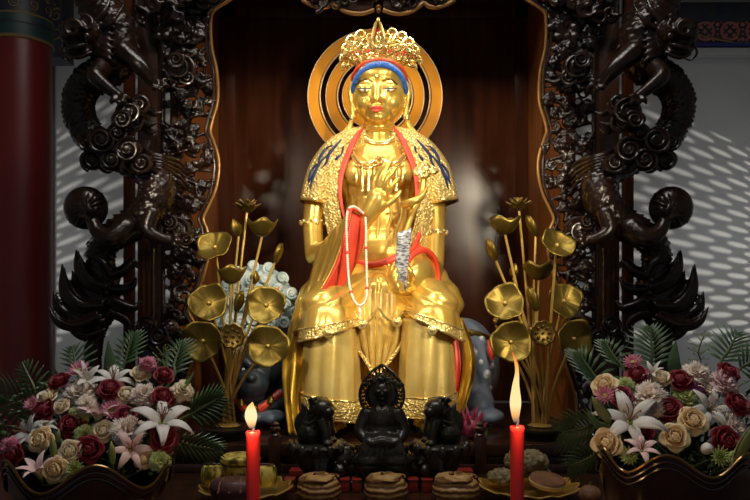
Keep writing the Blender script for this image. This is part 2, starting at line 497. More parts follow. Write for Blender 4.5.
# fretwork rail on the table
rl = thing('fretwork_rail', 'low dark wooden fretwork rail with posts running before the plinth', 'rail', (0, -.70, TZ))
Yr = -.70
def rz(py): return W(0, py, Yr).z
def rx(px): return W(px, 0, Yr).x
mb = MB()
MB().bar(rx(150), rx(610), Yr - .02, Yr + .02, rz(455), rz(444), .004).build('top_bar', WOOD, rl)
MB().bar(rx(150), rx(610), Yr - .02, Yr + .02, TZ + .001, TZ + .035, .004).build('bottom_bar', WOOD, rl)
for px in (166, 275, 480, 594):
    mb = MB().bar(rx(px - 6), rx(px + 6), Yr - .026, Yr + .026, TZ + .001, rz(436), .004)
    mb.lathe([(.010, 0), (.022, .006), (.014, .016), (.022, .024), (.022, .034), (.012, .042), (.018, .05), (.006, .06)], 14, (rx(px), Yr, rz(436)))
    mb.build('post', WOOD, rl)
for (a_, b_) in ((287, 330), (335, 352), (425, 470), (488, 588)):
    MB().bar(rx(a_), rx(b_), Yr - .008, Yr + .008, TZ + .035, rz(457), .003).build('lower_board', WOOD, rl)
mb = MB()
for c_ in (190, 222, 250):
    mb.spiral((rx(c_), Yr, rz(462)), .034, .006, (0, -1, 0), 1.4, a0=c_)
    mb.tube([(rx(c_ - 12), Yr, rz(470)), (rx(c_ + 2), Yr, rz(466)), (rx(c_ + 14), Yr, rz(456))], .006, n=8, ns=10)
mb.build('fret_scroll', WOOD, rl)
mb = sheet([[(198, 470, Yr), (201, 463, Yr), (212, 456, Yr)], [(206, 470, Yr), (211, 466, Yr), (215, 457, Yr)]], 6, 12)
mb.build('reflection_piece', SIDEW, rl, solid=.012)  # orange reflection in the rail opening, built as a light wood piece
dl = MB().bar(rx(292), rx(470), -.80, -.735, TZ + .001, TZ + .028, .003)
tag(dl.build('red_ledge', BOXR), 'low dark red ledge along the rail behind the swirled cakes', 'ledge')

# ------------------------------------------------------------------ the shrine
sh = thing('carved_shrine', 'carved dark wood shrine alcove with polished back and gilded wavy frame', 'shrine', (0, .7, 0))
FY = -.30                       # plane of the carved front
ML = [(262, -34), (240, -8), (230, 0), (214, 11), (211, 24), (212, 48), (217, 72), (218, 100), (213, 119), (210.5, 131), (213, 139), (218, 155), (219, 172), (215, 192), (207, 210),
      (203.5, 219), (207, 229), (209.5, 243), (207, 264), (198, 292), (190, 305), (189, 313), (195, 325), (197, 345), (190, 370), (182, 395), (180, 420)]
def mol_x(py):
    p = [q for q in ML if q[1] >= -34]
    for a_, b_ in zip(p, p[1:]):
        if a_[1] <= py <= b_[1]:
            return a_[0] + (b_[0] - a_[0]) * (py - a_[1]) / max(1e-6, b_[1] - a_[1])
    return p[-1][0]
mir = lambda x: 757 - x
NY = .70
nxl, nxr = -.925, .905
# back boards, each plank its own width
mb = MB()
MB().bar(nxl - .03, nxr + .03, NY, NY + .04, 1.002, 3.9).build('back_panel', PANEL, sh)
for (x0, x1, z0, z1, nm) in ((nxl, nxl + .10, 1.002, 3.35, 'back_stile'), (nxr - .08, nxr, 1.002, 3.35, 'back_stile'), (nxl, nxr, 3.27, 3.35, 'back_rail')):
    MB().bar(x0, x1, NY - .012, NY, z0, z1, .004).build(nm, PANEL, sh)
MB().bar(nxl - .04, nxl, FY + .08, NY + .04, 1.002, 3.9).build('side_panel', SIDEW, sh)
MB().bar(nxr, nxr + .04, FY + .08, NY + .04, 1.002, 3.9).build('side_panel', SIDEW, sh)
MB().bar(nxl, nxr, FY + .08, NY, 3.42, 3.46).build('top_panel', WOOD, sh)

def molding(fx, name):
    pts = [(fx(x), y) for x, y in ML]
    for off, Y, rr, m, nm in ((0, FY - .02, .0065, MOLD, name), (-5, FY - .015, .007, PLANT, 'dark_bead')):
        q = [W(fx(x + off), y, Y) for x, y in ML]
        MB().tube(q, rr, n=8, ns=160).build(nm, m, sh)
molding(lambda x: x, 'gilded_molding')
molding(mir, 'gilded_molding')
# scalloped valance across the top
VAL = [(214, -60), (232, -14), (262, -22), (285, -10), (302, 0), (311, 5), (320, 7.5), (328, 6.5), (333, 3), (337, 6), (345, 11.5), (354, 13.5), (363, 13.5), (370, 11.5), (374, 10)]
def val(fx):
    V2 = VAL[4:]
    MB().tube([W(fx(x), y, FY - .02) for x, y in V2], .010, n=8, ns=60).build('scallop_molding', MOLD, sh)
    mb = sheet([[(fx(x), y, FY) for x, y in V2], [(fx(x), -40, FY) for x, y in V2]], 10, 40)
    mb.build('valance_board', WOOD, sh, solid=.03)
val(lambda x: x); val(mir)
mb = MB().lathe([(.004, 0), (.012, .010), (.009, .018), (.014, .026), (.008, .036)], 14, W(378.5, 13, FY - .03))
mb.build('valance_knob', MOLD, sh)

# carved openwork panels
def carved(fx, seed):
    rnd = random.Random(seed)
    mb = MB(); s = S(FY)
    def P(x, y, d=0): return W(fx(x), y, FY + d)
    # border rails hidden under the foliage
    mb.tube([P(mol_x(y) - 4, y) for y in range(-30, 418, 8)], .009, n=8)
    mb.tube([P(163, y) for y in range(-30, 422, 12)], .012, n=8)
    # upper solid cartouche
    for y in range(-26, 40, 9):
        x = 158
        while x < mol_x(y) - 4:
            mb.ell(P(x, y, rnd.uniform(-.01, .01)), (6 * s, .022, 6 * s), nu=10, nv=6)
            x += 8
    # stems that wander across
    y = -20
    while y < 396:
        xr = mol_x(min(y, 424)) - 5
        side = 1 if int(y / 11) % 2 else -1
        x0, x1 = (164, xr) if side > 0 else (xr, 164)
        yy = y + rnd.uniform(10, 22)
        pts = [P(x0, y, rnd.uniform(-.01, .02)), P((x0 + x1) / 2 + rnd.uniform(-6, 6), (y + yy) / 2 - rnd.uniform(-8, 8), -.015), P(x1, yy, rnd.uniform(-.01, .02))]
        mb.tube(pts, [.007, .008, .006], n=6, ns=10)
        y += 9.5
    # leaf sprays, blossoms and scrolls over the whole field
    n = 0
    y = -24.0
    while y < 412:
        xr = mol_x(min(y, 424)) - 7
        x = 168 + rnd.uniform(0, 6)
        while x < xr:
            k = rnd.random()
            c = P(x, y + rnd.uniform(-4, 4), rnd.uniform(-.022, .01))
            gap = (76 < y < 205 or 238 < y < 335) and rnd.random() < 0.12
            if gap:
                pass
            elif k < .55:
                a0 = rnd.uniform(0, 2 * PI)
                for j in range(rnd.choice((3, 4, 5))):
                    a = a0 + (j - 2) * .55
                    L = rnd.uniform(6.5, 11) * s
                    d = Vector((math.cos(a), rnd.uniform(-.25, .05), math.sin(a)))
                    mb.tube([c, c + d * L * .5, c + d * L + Vector((0, -.004, 0))], [.005, .0110, .0035], n=8, ns=7)
            elif k < .75:
                mb.spiral(c, rnd.uniform(5, 7.5) * s, .0085, (rnd.uniform(-.2, .2), -1, rnd.uniform(-.2, .2)), 1.5, rnd.uniform(0, 6), rnd.choice((-1, 1)), n=6, ns=18)
            else:
                for j in range(5):
                    a = j * 2 * PI / 5 + k * 9
                    mb.ell(c + Vector((math.cos(a) * 4 * s, 0, math.sin(a) * 4 * s)), (3.6 * s, .014, 3.6 * s), nu=8, nv=6)
                mb.ell(c + Vector((0, -.010, 0)), (2.4 * s, .012, 2.4 * s), nu=8, nv=6)
            x += rnd.uniform(8.0, 11.0)
        y += 8.0
    return fuse(mb, 'openwork_panel', WOODC, sh, voxel=.0048, smooth=1)
carved(lambda x: x, 3)
carved(mir, 5)
# carved top corners
def corner(fx, seed):
    rnd = random.Random(seed); mb = MB(); s = S(FY - .05)
    for k in range(26):
        x = rnd.uniform(140, 214); y = rnd.uniform(-26, 17 if x < 200 else 2)
        mb.spiral(W(fx(x), y, FY - .05 + rnd.uniform(-.03, .01)), rnd.uniform(6, 10) * s, .013, (rnd.uniform(-.3, .3), -1, -.3), 1.5, rnd.uniform(0, 6), rnd.choice((1, -1)), ns=22)
        a = rnd.uniform(0, 6)
        c = W(fx(x), y, FY - .06)
        mb.tube([c, c + Vector((math.cos(a) * .03, -.02, math.sin(a) * .03)), c + Vector((math.cos(a + .5) * .07, -.01, math.sin(a + .5) * .05))], [.012, .012, .002], n=8, ns=8)
    for x in range(150, 216, 10):
        mb.ell(W(fx(x), -14, FY - .04), (.05, .035, .08))
    fuse(mb, 'corner_carving', WOODC, sh, voxel=.006, smooth=1)
corner(lambda x: x, 11); corner(mir, 12)
def topcarve(fx, seed):
    rnd = random.Random(seed); mb = MB(); s = S(FY - .05)
    for k in range(22):
        x = rnd.uniform(300, 378); y = rnd.uniform(-22, 4 if x > 312 else -6)
        mb.spiral(W(fx(x), y, FY - .04), rnd.uniform(5, 9) * s, .010, (rnd.uniform(-.2, .2), -1, -.2), 1.4, rnd.uniform(0, 6), rnd.choice((1, -1)), ns=20)
    for x in range(296, 380, 9):
        mb.ell(W(fx(x), -16, FY - .03), (.045, .02, .06))
    fuse(mb, 'crest_carving', WOODC, sh, voxel=.006, smooth=1)
topcarve(lambda x: x, 21); topcarve(mir, 22)
# shrine outer posts beside the openwork
for fx in (lambda x: x, mir):
    a_, b_ = sorted((W(fx(139), 0, FY + .06).x, W(fx(160), 0, FY + .06).x))
    MB().bar(a_, b_, FY + .03, FY + .12, 0, 3.7, .01).build('post', WOOD, sh)
    mb = MB()
    for q in (143, 148, 153):
        mb.tube([W(fx(q), 248, FY + .028), W(fx(q), 330, FY + .028)], .006, n=6)
    mb.build('reeding', WOOD, sh)
    c_ = W(fx(130.5), 0, FY + .06).x
    MB().bar(c_ - .022, c_ + .022, FY + .02, FY + .07, 0, 3.7, .006).build('edge_strip', PANEL, sh)

# ------------------------------------------------------------------ dragons on the pillars
def dragon(fx, sgn, label):
    s = S(-.45)
    dr = thing('carved_dragon', label, 'carving', W(fx(100), 420, -.45))
    def P(x, y, Y=-.45): return W(fx(x), y, Y)
    body = [(90, -30, -.40, 17), (97, 2, -.48, 18), (113, 28, -.52, 20), (117, 54, -.52, 19), (104, 72, -.50, 17), (86, 84, -.48, 15), (77.5, 104, -.46, 14.5),
            (83, 127, -.44, 14), (100, 147, -.43, 14), (126, 160, -.43, 14), (149, 171, -.48, 15.5), (158, 186, -.52, 16), (153, 206, -.54, 15.5), (138, 222, -.54, 15), (118, 233, -.53, 14),
            (103, 246, -.50, 13), (101, 266, -.48, 13.5), (106, 290, -.47, 13.5), (103, 312, -.46, 11.5), (96, 332, -.46, 9), (93, 356, -.46, 8), (95, 392, -.46, 7), (96, 430, -.46, 6)]
    def scales(L, q, r):
        row = L / .017
        i = math.floor(row); fr_ = row - i
        k = 11
        u = q / (2 * PI) * k + (.5 if i % 2 else 0)
        fu = abs((u % 1) - .5) * 2
        return r * .19 * (1 - fr_) * (1 - fu ** 2) - r * .02
    MB().tube([P(x, y, Y) for x, y, Y, r in body], [r * s for *_, r in body], n=44, ns=330, disp=scales).build('scaled_body', WOODC, dr, sharp=0)
    # back fins
    sp = spline([(*P(x, y, Y), r * s) for x, y, Y, r in body], 150)
    mb = MB(); tang = np.gradient(sp[:, :3], axis=0); ridge = []
    for i in range(6, 128, 2):
        t = Vector(tang[i]).normalized(); nrm = Vector((0, -1, 0)).cross(t).normalized() * sgn
        cdir = nrm if i < 80 else -nrm
        p = Vector(sp[i][:3]) + cdir * sp[i][3] * .93
        if i < 26: cdir = -nrm; p = Vector(sp[i][:3]) + cdir * sp[i][3] * .93
        ridge.append(p)
        mb.tube([p - t * .012, p + cdir * .012, p + cdir * .024 + t * .014], [.013, .009, .001], n=6, ns=5, flat=.5)
    for r0, r1 in ((0, 10), (10, 37), (37, 61)):
        mb.tube(ridge[r0:r1], .008, n=6)
    fuse(mb, 'back_fins', WOODC, dr, voxel=.004, smooth=0)
    # head with curled snout, jaw, brow, horns and eye
    mb = MB()
    mb.ell(P(84, 34, -.62), (17 * s, .075, 13 * s)); mb.ell(P(72, 38, -.64), (11 * s, .06, 8 * s)); mb.ell(P(78, 50, -.62), (14 * s, .055, 6 * s))
    mb.ell(P(68, 30, -.64), (8 * s, .05, 8 * s)); mb.ell(P(95, 40, -.58), (14 * s, .07, 16 * s))
    mb.spiral(P(72, 29, -.70), 9 * s, .014, (0, -1, 0), 1.6, 0, 1); mb.spiral(P(84, 24, -.68), 9 * s, .013, (0, -1, .2), 1.5, 2, -1)
    mb.tube([P(62, 44, -.64), P(74, 47, -.68), P(88, 44, -.67)], [.010, .013, .010], n=8, ns=12)
    mb.tube([P(66, 54, -.64), P(78, 57, -.66), P(92, 52, -.64)], [.008, .012, .010], n=8, ns=12)
    mb.tube([P(92, 24, -.62), P(104, 12, -.62), P(112, -6, -.60)], [.018, .014, .004], n=8, ns=12)
    mb.tube([P(98, 30, -.62), P(112, 22, -.64), P(124, 4, -.62)], [.016, .012, .004], n=8, ns=12)
    for k in range(6):
        y0 = 22 + 6 * k
        mb.tube([P(96, y0, -.60), P(108, y0 + 6, -.62), P(118, y0 + 3 + 2 * k, -.60)], [.014, .011, .002], n=8, ns=10)
    fuse(mb, 'head', WOODC, dr, voxel=.006, smooth=1)
    MB().ell(P(87, 36, -.695), .014).build('eye', PLANT, dr)
    # whisker
    MB().tube([P(66, 42, -.66), P(60, 52, -.68), P(66, 60, -.66), P(76, 57, -.68)], [.006, .005, .004, .002], n=6, ns=20).build('whisker', WOODC, dr)
    # limbs
    def limb(pts, rr, claws, nm='leg'):
        mb = MB().tube([P(*q) for q in pts], [r * s for r in rr], n=14, ns=30, round_caps=True)
        e = P(*pts[-1])
        for (dx, dy) in claws:
            d = Vector((dx * (1 if fx(1) < fx(2) else -1), -.3, -dy)) * s
            mb.tube([e, e + d * .6 + Vector((0, -.03, 0)), e + d + Vector((0, -.01, 0))], [3.2 * s, 2.8 * s, .6 * s], n=8, ns=8)
        fuse(mb, nm, WOODC, dr, voxel=.0055, smooth=1)
    limb([(104, 66, -.58), (96, 76, -.66), (108, 88, -.66), (120, 97, -.64)], [10, 8, 6, 5], [(12, 2), (10, 10), (2, 12), (-8, 8)])
    limb([(124, 52, -.58), (140, 66, -.60), (152, 80, -.58), (160, 86, -.56)], [11, 9, 6.5, 5], [(10, -6), (12, 2), (4, 9), (-6, 6)])
    limb([(126, 228, -.60), (112, 238, -.64), (98, 232, -.64), (92, 220, -.62)], [11, 10, 7, 6], [(-10, -14), (-2, -18), (8, -14), (-12, -4)])
    limb([(152, 214, -.58), (148, 230, -.60), (160, 238, -.60), (172, 240, -.58)], [9, 8, 6, 5], [(10, -6), (12, 2), (8, 9)])
    # pearl in the claw
    mb = MB().ell(P(86, 208, -.56), (21 * s, .075, 21 * s), nu=24, nv=14)
    for k in range(7):
        q = k * PI / 7
        mb.tube([P(86 + 19 * math.cos(q + .4) * t, 208 + 19 * math.sin(q) * t, -.56 - .078 * math.sqrt(max(0, 1 - t * t)) ) for t in np.linspace(-.96, .96, 9)], .006, n=6, ns=16)
    mb.build('pearl', WOODC, dr)
    # flame shaped mane and tail locks
    locks = [([(104, 322), (80, 320), (60, 310), (53, 291)], 9), ([(102, 306), (80, 306), (66, 290), (62, 263)], 10), ([(106, 288), (88, 280), (80, 266), (76, 249)], 9),
             ([(100, 316), (76, 326), (58, 322), (48, 306)], 6), ([(108, 300), (92, 298), (78, 284), (72, 270)], 8), ([(112, 280), (104, 266), (92, 256), (88, 244)], 7),
             ([(110, 276), (124, 270), (132, 262), (140, 270)], 6), ([(110, 300), (124, 306), (134, 308), (141, 300)], 6), ([(108, 290), (122, 290), (132, 286), (137, 276)], 6),
             ([(104, 330), (84, 336), (70, 326), (64, 316)], 5.5), ([(108, 312), (122, 318), (128, 326), (126, 338)], 5)]
    mb = MB()
    for k, (pts, r) in enumerate(locks):
        n = len(pts)
        mb.tube([P(x, y, -.50 - .012 * (k % 4)) for x, y in pts], [r * s, r * .95 * s, r * .7 * s, .6 * s], n=12, ns=26)
        mb.tube([P(x + 2, y - 1, -.53 - .012 * (k % 4)) for x, y in pts], [r * .4 * s, r * .5 * s, r * .3 * s, .3 * s], n=8, ns=22)
    fuse(mb, 'flame_locks', WOODC, dr, voxel=.0055, smooth=1)
    # curling clouds
    clouds = [(101, 140, 14, -.60), (128, 150, 14, -.60), (118, 133, 11, -.58), (142, 163, 11, -.58), (92, 160, 12, -.56), (112, 160, 13, -.60), (86, 142, 9, -.56),
              (130, 112, 14, -.60), (122, 120, 10, -.62), (140, 104, 11, -.58), (136, 122, 11, -.57), (180, 68, 16, -.42), (176, 60, 9, -.44), (188, 78, 9, -.41), (177, 231, 16, -.46), (170, 222, 9, -.47), (186, 240, 9, -.45),
              (146, 326, 11, -.44), (158, 336, 11, -.44), (140, 340, 12, -.44), (84, 196, 0, 0)]
    for k, (x, y, r, Y) in enumerate(clouds):
        if not r: continue
        mb = MB().ell(P(x, y, Y), (r * s, .045, r * .86 * s), nu=20, nv=10)
        mb.spiral(P(x, y, Y - .040), r * .90 * s, .0085, (0.0, -1, .1), 2.0, k * 1.1, 1 if k % 2 else -1, n=8, ns=40, rise=.012)
        mb.tube([P(x + r * .7, y + r * .4, Y), P(x + r * 1.3, y + r * .9, Y + .01), P(x + r * 2.0, y + r * .7, Y + .02)], [.020, .014, .003], n=8, ns=12)
        mb.build('cloud_scroll', WOODC, dr)
    mb = MB()
    for k in range(5):
        mb.tube([P(138, 150 + 5 * k, -.52), P(158, 156 + 3 * k, -.56), P(176, 160 + 5 * k, -.48), P(186, 168 + 5 * k, -.44)], [.016, .013, .010, .003], n=8, ns=20)
    mb.build('cloud_tail', WOODC, dr)
    MB().ell(P(170, 328, -.44), (9 * s, .04, 9 * s), nu=20, nv=12).build('polished_boss', PLANT, dr)
    c_ = P(96, 430, -.46)
    MB().lathe([(.085, .001), (.085, .05), (.06, .07), (.055, c_.z - .12), (.075, c_.z - .09), (.075, c_.z - .02), (.02, c_.z - .01)], 28, (c_.x, c_.y, 0)).build('pedestal', WOOD, dr)
    return dr
dragon(lambda x: x, 1, 'dark carved dragon coiling over clouds between red column and shrine')
dragon(mir, -1, 'dark carved dragon coiling over clouds under the painted beam')
# ------------------------------------------------------------------ the golden statue
st = thing('buddha_statue', 'large golden seated Buddha statue with crown, raised hand and red lined robe', 'statue', (0, -.1, PZ))
mb = MB()
H = lambda px, py, y: W(px, py, y)
u = S(0)
# head
mb.ell(H(379.5, 82, .02), (27 * u, .150, 33 * u), nu=28, nv=18)
mb.ell(H(379, 97, -.015), (25.5 * u, .128, 27 * u), nu=28, nv=18)
mb.ell(H(378.5, 112, -.055), (15 * u, .075, 12 * u)); mb.ell(H(378.5, 117.5, -.092), (8.5 * u, .040, 6 * u))
mb.ell(H(366.5, 103, -.072), (9.5 * u, .056, 10 * u)); mb.ell(H(391, 103, -.072), (9.5 * u, .056, 10 * u))
mb.ell(H(378, 73, -.082), (20 * u, .055, 12 * u))
mb.tube([H(377, 84, -.128), H(376.8, 92, -.152), H(376.6, 99, -.176)], [3.0 * u, 3.1 * u, 3.6 * u], n=12, ns=12, round_caps=True)
mb.ell(H(372.6, 99.8, -.150), (2.7 * u, .022, 2.2 * u)); mb.ell(H(381, 99.8, -.150), (2.7 * u, .022, 2.2 * u))
mb.ell(H(376.7, 106.5, -.128), (8 * u, .026, 5 * u))
for ex in (365, 388.3):
    mb.ell(H(ex, 88, -.112), (8.2 * u, .028, 5.0 * u), nu=16, nv=10)
for sx in (-1, 1):
    ex = 379.5 + sx * 26.5
    mb.tube([H(ex, 84, .0), H(ex + sx * 2.2, 92, .0), H(ex + sx * 1.2, 104, -.005), H(ex - sx * .5, 116, -.015)], [3.2 * u, 3.6 * u, 2.4 * u, 3.4 * u], n=10, ns=16, round_caps=True)
# neck, torso
mb.tube([H(379, 112, .03), H(379, 126, .03), H(379.5, 142, .04)], [14.5 * u, 15.5 * u, 19 * u], n=20, ns=12)
mb.tube([H(379, 125, .015), H(379, 126.5, .015)], 16.4 * u, n=20)
mb.tube([H(379, 131.5, .012), H(379, 133, .012)], 17 * u, n=20)
mb.ell(H(379, 178, .06), (41 * u, .150, 48 * u), nu=28, nv=18)
mb.ell(H(379, 222, .06), (37 * u, .150, 52 * u), nu=28, nv=18)
mb.ell(H(379, 255, .04), (42 * u, .175, 36 * u), nu=28, nv=18)
mb.ell(H(360, 172, -.055), (17 * u, .045, 15 * u)); mb.ell(H(398, 172, -.055), (17 * u, .045, 15 * u))
mb.tube([W(330, 165, .06), W(350, 152, .06), W(379, 146, .06), W(408, 152, .06), W(428, 165, .06)], [13 * u, 15 * u, 17 * u, 15 * u, 13 * u], n=16, ns=24, round_caps=True)
# arms
mb.tube([W(330, 166, .05), W(318, 195, .04), W(313.5, 225, .01), W(314.5, 256, -.04)], [14 * u, 12.5 * u, 10.5 * u, 9.5 * u], n=16, ns=24, round_caps=True)
mb.tube([W(314.5, 256, -.04), W(340, 242, -.20), W(365, 221, -.36)], [9.5 * u, 9 * u, 6.2 * u], n=16, ns=20, round_caps=True)
mb.tube([W(428, 166, .05), W(433, 195, .04), W(434.5, 230, .0), W(434, 264, -.06)], [14 * u, 12.5 * u, 10.8 * u, 10 * u], n=16, ns=24, round_caps=True)
mb.tube([W(434, 264, -.06), W(424, 276, -.20), W(411, 285, -.38)], [10 * u, 9 * u, 6.5 * u], n=16, ns=20, round_caps=True)
# raised hand: palm, four bent fingers of different lengths, thumb from the side
h = S(-.36) * 1.28
mb.tube([W(364, 222, -.36), W(370, 212, -.38), W(377, 199, -.39)], [6.0 * h, 7.5 * h, 8.0 * h], n=14, ns=12, round_caps=True)
mb.ell(W(378, 202, -.385), (8.5 * h, .022, 9.5 * h), Matrix.Rotation(R(25), 3, 'Y'))
for pts, r in (([(373, 193, -.385), (374, 182, -.395), (379, 172, -.40), (385, 163, -.40)], 2.5), ([(377.5, 191, -.395), (380, 180, -.41), (385, 170, -.415), (391, 162, -.41)], 2.6),
               ([(382, 192, -.40), (386, 182, -.42), (391, 174, -.425), (396, 168, -.42)], 2.5), ([(386, 195, -.40), (391, 188, -.42), (395, 182, -.425), (399, 178, -.42)], 2.2),
               ([(380, 208, -.40), (388, 204, -.425), (394, 199, -.43), (400, 192, -.43)], 2.7)):
    mb.tube([W(*p) for p in pts], [r * h, r * .95 * h, r * .88 * h, r * .65 * h], n=10, ns=18, round_caps=True)
# lower hand, palm up, fingers curled up and thumb closing from the other side
h = S(-.42) * 1.2
mb.tube([W(411, 285, -.38), W(405, 287, -.42), W(398, 287, -.45)], [6.3 * h, 7.6 * h, 7.0 * h], n=14, ns=12, round_caps=True)
for pts, r in (([(396, 285, -.46), (390.5, 280, -.48), (391, 272, -.485), (394, 264, -.475)], 2.4), ([(398, 287, -.475), (393.5, 283, -.50), (393.5, 276, -.51), (396.5, 269, -.50)], 2.5),
               ([(400, 290, -.48), (396, 288, -.51), (395.5, 281, -.525), (398, 275, -.515)], 2.4), ([(403, 292, -.475), (399, 292, -.51), (398, 287, -.525), (400, 282, -.515)], 2.1),
               ([(409, 284, -.43), (412, 279, -.455), (411, 273, -.475), (408, 268, -.48)], 2.7)):
    mb.tube([W(*p) for p in pts], [r * h, r * .95 * h, r * .9 * h, r * .65 * h], n=10, ns=18, round_caps=True)
# hips, thighs, shins, feet
mb.ell(W(379, 288, .02), (50 * u, .20, 30 * u), nu=24, nv=14)
for sx in (-1, 1):
    c = 379
    kx = 328 if sx < 0 else 431
    k2 = 332 if sx < 0 else 428
    mb.tube([W(c + sx * 22, 288, .02), W(c + sx * 38, 292, -.20), W(kx, 312, -.40)], [25 * u, 24 * u, 20 * u], n=18, ns=20, round_caps=True)
    mb.tube([W(kx, 312, -.40), W(k2, 370, -.36), W(k2, 424, -.36)], [19 * u, 14 * u, 9.5 * u], n=16, ns=20)
    mb.tube([W(k2, 420, -.34), W(k2 + sx * 1, 424, -.42), W(k2 + sx * 2.5, 430, -.53)], [8.5 * u, 9.0 * u, 6.4 * u], n=14, ns=14, round_caps=True)
bodyo = fuse(mb, 'body', GOLD, st, voxel=.0056, smooth=3)

# face details
def arc(pts, rr, name, m, n=8, ns=16, par=st, flat=1.0):
    return MB().tube(pts, rr, n=n, ns=ns, flat=flat).build(name, m, par)
for ex, s1 in ((365, -1), (388.3, 1)):
    arc([H(ex - 9, 84.5 + (1 if s1 < 0 else -.6), -.112 if s1 < 0 else -.128), H(ex - 4, 80, -.137), H(ex + 3, 79.6, -.139), H(ex + 9, 84 - (1 if s1 < 0 else -.6), -.128 if s1 < 0 else -.112)], [0.003, .0050, .0050, .003], 'eyebrow', BRASSD, flat=.6)
    e = MB().tube([H(ex - 7, 88.6, -.129), H(ex, 90.3, -.1395), H(ex + 7, 88.6, -.129)], [.0015, .0078, .0015], n=10, ns=14).build('eye', EYEW, st)
    MB().tube([H(ex - 8.5, 88.0, -.130), H(ex, 88.3, -.1450), H(ex + 8.5, 88.0, -.130)], [.0020, .0038, .0020], n=8, ns=14).build('eyelid_line', EYED, e)
    MB().ell(H(ex, 90.2, -.1465), (.0072, .003, .0056)).build('pupil', EYED, e)
MB().ell(H(377, 76, -.140), (.012, .008, .012)).build('forehead_dot', CROWNG, st)
mb = MB()
mb.tube([H(370, 108.6, -.142), H(374, 106.9, -.155), H(376.7, 107.6, -.158), H(379.5, 106.9, -.155), H(383.5, 108.6, -.142)], [.002, .0068, .0064, .0068, .002], n=10, ns=22)
mb.tube([H(371, 109.3, -.142), H(376.7, 111.0, -.154), H(382.5, 109.3, -.142)], [.002, .0080, .002], n=10, ns=18)
fuse(mb, 'lips', LIPS, st, voxel=.003, smooth=2)
for ex in (351.5, 407.5):
    MB().ell(H(ex + (.5 if ex < 380 else -.5), 118, -.02), (.012, .012, .016)).build('earring', CROWNG, st)
# blue hair line, red and silver crown band
def band(y0, name, m, rr, dx, side, yoff, amp=0):
    pts = []
    for t in np.linspace(-1, 1, 41):
        a = t * R(100)
        x = 379.5 + dx * math.sin(a)
        py = y0 + (side - y0) * (1 - math.cos(a)) / (1 - math.cos(R(100)))
        pts.append(H(x, py, .0 + yoff - .135 * math.cos(a)))
    mbx = MB().tube(pts, rr, n=8)
    if amp:
        for k, p in enumerate(pts):
            mbx.ell(p, (rr * 1.15, rr * 1.2, rr * 1.3), nu=8, nv=6)
    return mbx.build(name, m, st)
band(64.5, 'hair', BLUEP, .0115, 26.4, 97, -.008, 1)
band(61.5, 'crown_band', LIONW, .0055, 26.6, 80, .006)
cr_ = bpy.data.objects.new('crown', None); col.objects.link(cr_); cr_.parent = st; cr_.location = H(379, 55, 0) - st.location
band(59.5, 'red_band', REDP, .0060, 27.6, 84, -.004)
# crown: open scrollwork standing in a fan in front of and around the head
mb = MB(); rnd = random.Random(4)
def CP(a, h, out=0):      # a degrees around the head from the front, h px above the band, out px outward lean
    q = R(a)
    rad = 28.5 + out
    return H(379.5 + rad * math.sin(q), 59 - h + 6 * (1 - math.cos(q)), .02 - (.135 + out * u * .5) * math.cos(q))
def scroll(a, h, out, r, turn, rt=.0080):
    q = R(a * .55)
    mb.spiral(CP(a, h, out), r * u, rt, (math.sin(q), -math.cos(q), .08), 1.25, a0=turn, sgn=1 if a >= 0 else -1, ns=22, n=7)
for k, a in enumerate(np.linspace(-100, 100, 17)):
    scroll(a, 3.5, 1.0, 3.6, k); scroll(a + 6, 9, 2.5, 3.8, k + 1.7)
for k, a in enumerate(np.linspace(-88, 88, 13)):
    lean = abs(a) / 90
    scroll(a, 14 - 3 * lean, 4 + 3.5 * lean, 4.4, k * 1.3)
TOPS = [(347, 66, 4.5), (345.5, 57, 5), (347.5, 48, 5), (352, 40, 5), (361.5, 35, 5.2), (391.5, 33, 5), (401, 36.5, 5), (408.5, 42, 4.6), (413.5, 50, 5), (416, 60, 5.2), (358, 45, 4), (366, 42, 4), (396, 44, 4), (404, 49, 4), (371, 37, 3.6), (386.5, 37, 3.6), (353, 52, 4), (409, 56, 4), (412, 66, 4)]
for k, (x, y, r) in enumerate(TOPS):
    sg = -1 if x < 379 else 1
    yy = -.06 + abs(x - 379) * .0028
    mb.spiral(H(x, y, yy), r * 1.2 * u, .0080, (sg * .3, -1, .05), 1.15, a0=(0 if sg > 0 else PI) - .8 * sg, sgn=sg, ns=22, n=8)
    bx, by = 379 + (x - 379) * .72, y + (62 - y) * .62
    mb.tube([H(x + sg * r * .9, y + 1, yy), H((x + bx) / 2 + sg * 2, (y + by) / 2, yy - .02), H(bx, by, yy - .02)], [.0085, .0085, .007], n=7, ns=12)
for k in range(60):
    a = rnd.uniform(-75, 75); q = rnd.uniform(1, 19)
    mb.ell(CP(a, q * (1 - abs(a) / 190), q * .28), rnd.uniform(.007, .012), nu=8, nv=6)
MBc = mb.build('scrollwork', CROWNG, cr_)
mb = MB()
mb.tube([H(378.8, 52, -.155), H(373, 42, -.16), H(373.6, 32, -.155), H(378, 22, -.15), H(382.5, 32, -.155), H(383.6, 42, -.16), H(378.8, 52, -.155)], [.010] * 7, n=8, ns=50)
mb.ell(H(378.3, 20.5, -.15), (.008, .008, .016)); mb.ell(H(378.5, 40, -.165), (.016, .012, .026)); mb.ell(H(378.5, 47, -.165), (.022, .014, .016)); mb.ell(H(378.5, 33.5, -.163), (.009, .009, .010))
mb.build('flame_plaque', CROWNG, cr_)
MB().ell(H(378.5, 38, -.148), (4.6 * u, .008, 11 * u)).build('red_plaque_ground', REDP, cr_)
for a in (-62, -50, -36, -20, 18, 34, 48, 60, -78, 76):
    p = CP(a, 5, 2.2); q = CP(a * 1.05, 13, 5.5)
    MB().tube([p, (p + q) / 2, q], [.006, .009, .002], n=7, ns=8).build('red_tongue', REDP, cr_)

